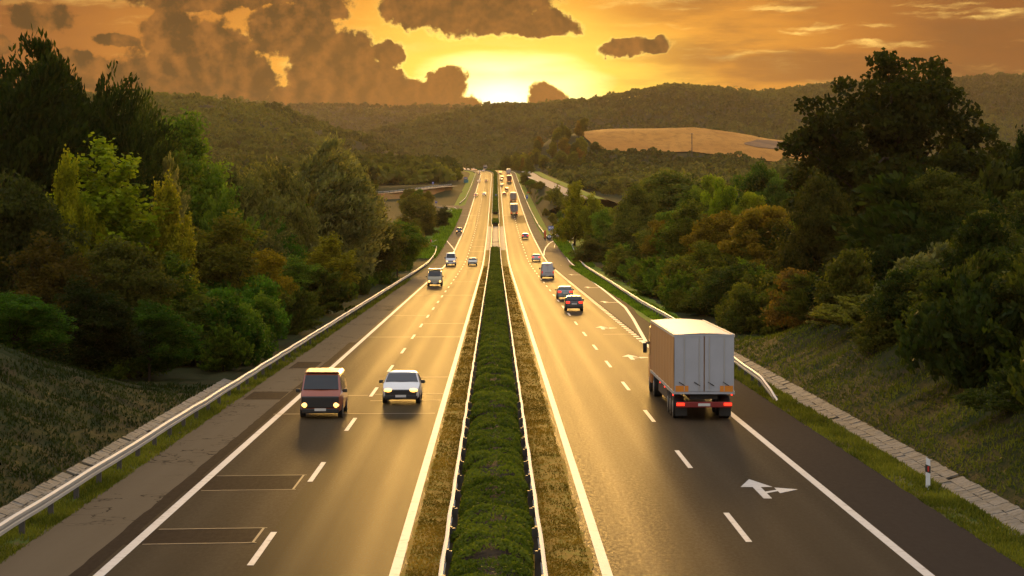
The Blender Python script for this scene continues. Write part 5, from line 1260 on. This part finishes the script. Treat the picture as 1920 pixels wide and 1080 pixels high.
MB().tube((0, .05, -.3), (0, .05, zc), .06).build('post', M['post'], o); MB().box((0, 0, zc), (1.2, .05, .5)).build('panel', M['orange'], o)
# poles
def pole(px, py_top, d, label, arms=1, lattice=False, py_base=None):
    x = (px - VPX) / F * d; g = gz(x, d); zt = CAMH - (py_top - HY) / F * d - g
    o = empty('power_pole', (x, d, g), 0, label, 'pole', 'power poles')
    if lattice:
        for s in (-1, 1): MB().tube((s * .55, 0, -.5), (s * .18, 0, zt), .14).build('leg', M['wood'], o)
        for k in range(1, 6): MB().tube((-.5 + .06 * k, 0, zt * k / 6), (.5 - .06 * k, 0, zt * (k + .6) / 6), .06).build('brace', M['wood'], o)
    else: MB().tube((0, 0, -.5), (0, 0, zt), .22, .15).build('shaft', M['wood'], o)
    for k in range(arms):
        MB().box((0, 0, zt - .5 - k * .9), (2.2, .14, .14)).build('crossarm', M['wood'], o)
        for s in (-1, 0, 1): MB().tube((s * .95, 0, zt - .45 - k * .9), (s * .95, 0, zt - .15 - k * .9), .06).build('insulator', M['sign_white'], o)
pole(1297, 250, 1545, 'lattice power pole in front of the golden field', 1, True)
pole(1055, 229, 1850, 'tallest power pole on the wooded knoll', 1); pole(1045, 262, 1640, 'lower power pole in the trees below the knoll top', 2); pole(1062, 240, 1800, 'power pole just right of the tallest one on the knoll', 1)
pole(818, 291, 1500, 'lone power pole in the valley wood left of the crest', 1)
for px, py, d, lab in ((1690, 475, 150, 'white fence post on the crest of the right cutting by the green bush'), (1752, 444, 158, 'second pale fence post further right behind the grey green shrub'), (1885, 376, 165, 'pale fence post near the right edge above the brownish tree')):
    x = (px - VPX) / F * d; g = gz(x, d); o = empty('fence_post', (x, d, g), 0, lab, 'post', 'fence posts on the cutting'); zt = CAMH - (py - HY) / F * d - g
    zt = max(1.2, zt); MB().box((0, 0, zt / 2 - .1), (.12, .12, zt + .2)).build('shaft', M['sign_white'], o); MB().box((0, 0, zt + .02), (.15, .15, .05)).build('cap', M['sign_white'], o)

# side roads
def free_ribbon(name, P, w, mat, dz):
    V = []; 
    for i, p in enumerate(P):
        a, b = P[max(0, i - 1)], P[min(len(P) - 1, i + 1)]; t = Vector((b[0] - a[0], b[1] - a[1], 0)).normalized(); n = Vector((t.y, -t.x, 0))
        for s in (-.5, .5): V.append((p[0] + n.x * w * s, p[1] + n.y * w * s, p[2] + dz))
    q = np.arange(len(V)).reshape(-1, 2)
    return tag(obj_from(name, mesh_np(name, V, np.stack([q[:-1, 0], q[:-1, 1], q[1:, 1], q[1:, 0]], -1)), mat), kind='structure')
SR = [at(px, py, d) for px, py, d in ((690, 364.5, 1010), (732, 361.5, 1020), (775, 357, 1040), (815, 351.5, 1065), (848, 348.5, 1100))]
free_ribbon('side_road', SR, 6.0, M['concrete'], 0.0)
emb = []
for p in SR:
    emb.append([(p[0], p[1] - 3.2, p[2] - .02), (p[0], p[1] - 9, p[2] - 2.0), (p[0] + 1, p[1] - 20, p[2] - 6.2), (p[0] + 2, p[1] - 34, min(p[2] - 9, float(road_z(p[1] - 34)) - .3))])
MB().loft(emb, closed=False).build('earth_bank', M['redsoil'], smooth=60); tag(bpy.data.objects['earth_bank'], kind='structure')
MB().loft([[(p[0], p[1] + 3.2, p[2] - .02), (p[0], p[1] + 20, p[2] - 8)] for p in SR], closed=False).build('earth_bank_back', M['ground']); tag(bpy.data.objects['earth_bank_back'], kind='structure')
p0 = SR[0]
rail('guard_rail', [(p[1] - 3.3, p[0], 0) for p in SR], -1, 'guard rail along the side road above the red earth bank', zf=lambda x, y: float(np.interp(x, [p[0] for p in SR], [p[2] for p in SR])) - .05, h=1.3)
SL = [at(px, py, d) for px, py, d in ((1092, 374, 840), (1062, 362, 900), (1045, 353, 960), (1022, 342, 1060), (1000, 333.5, 1180), (985, 328, 1300), (965, 322.5, 1480))]
SL = [(max(x, 20.5), y, max(z, gz(x, y) + .5)) for x, y, z in SL]
free_ribbon('slip_road', SL, 6.5, plain('pale_asphalt', (0.13, 0.105, 0.09), 0.8), 0.3)
MB().loft([[(max(17.0, x - 17), y, gz(max(17.0, x - 17), y) - .3), (max(17.3, x - 4), y, z - .1), (x + 9.5, y, z - .1), (x + 26, y, min(z - 2, gz(x + 26, y) - 1))] for x, y, z in SL if y < 1310], closed=False).build('slip_road_bank', M['ground'], smooth=60); tag(bpy.data.objects['slip_road_bank'], kind='structure')
free_ribbon('slip_road_verge', [(x + 6.3, y, z) for x, y, z in SL], 4.5, M['verge_green'], 0.2)
for i in range(16):
    t = RG.uniform(0, 4.2); a, b = SL[int(t)], SL[int(t) + 1]; f = t - int(t); bx, by = a[0] + (b[0] - a[0]) * f - RG.uniform(5, 9), a[1] + (b[1] - a[1]) * f
    if bx > 17.5: tree(['bush_a', 'bush_c'][i % 2], bx, by, RG.uniform(2.2, 4), RG.uniform(4, 7), [(.09, .085, .022), OLIVE, (.075, .07, .02)][i % 3], 'olive bush on the bank in front of the pale slip road', 'bushes on the slip road bank', z=a[2] + (b[2] - a[2]) * f - 1.6)
m = MB()
for i in range(len(SL) - 1):
    for t in np.linspace(0, .9, 7):
        a = Vector(SL[i]).lerp(Vector(SL[i + 1]), t); b = Vector(SL[i]).lerp(Vector(SL[i + 1]), t + .05)
        m.add([(a.x - 3.4, a.y, a.z + .32), (a.x - .4, a.y + 8, a.z + .33 + (b.z - a.z)), (b.x - .4, b.y + 8, b.z + .33 + (b.z - a.z)), (b.x - 3.4, b.y, b.z + .32)], [(0, 1, 2, 3)])
m.build('hatch_markings', M['white']); tag(bpy.data.objects['hatch_markings'], kind='structure')

# ------------------------------------------------------------------ evening haze in the valley
hz = MB().box((0, 3450, 158), (7600, 7060, 330)).build('haze', None)
m = bpy.data.materials.new('haze'); m.use_nodes = True; n = m.node_tree; n.nodes.clear()
pv = nd(n, 'ShaderNodeVolumePrincipled'); pv.inputs['Color'].default_value = (1.0, 0.72, 0.38, 1); pv.inputs['Density'].default_value = 0.000035; pv.inputs['Anisotropy'].default_value = 0.30
n.links.new(pv.outputs[0], nd(n, 'ShaderNodeOutputMaterial').inputs['Volume'])

hz.data.materials.append(m); tag(hz, 'thin golden evening haze filling the valley', 'haze', None, 'stuff')
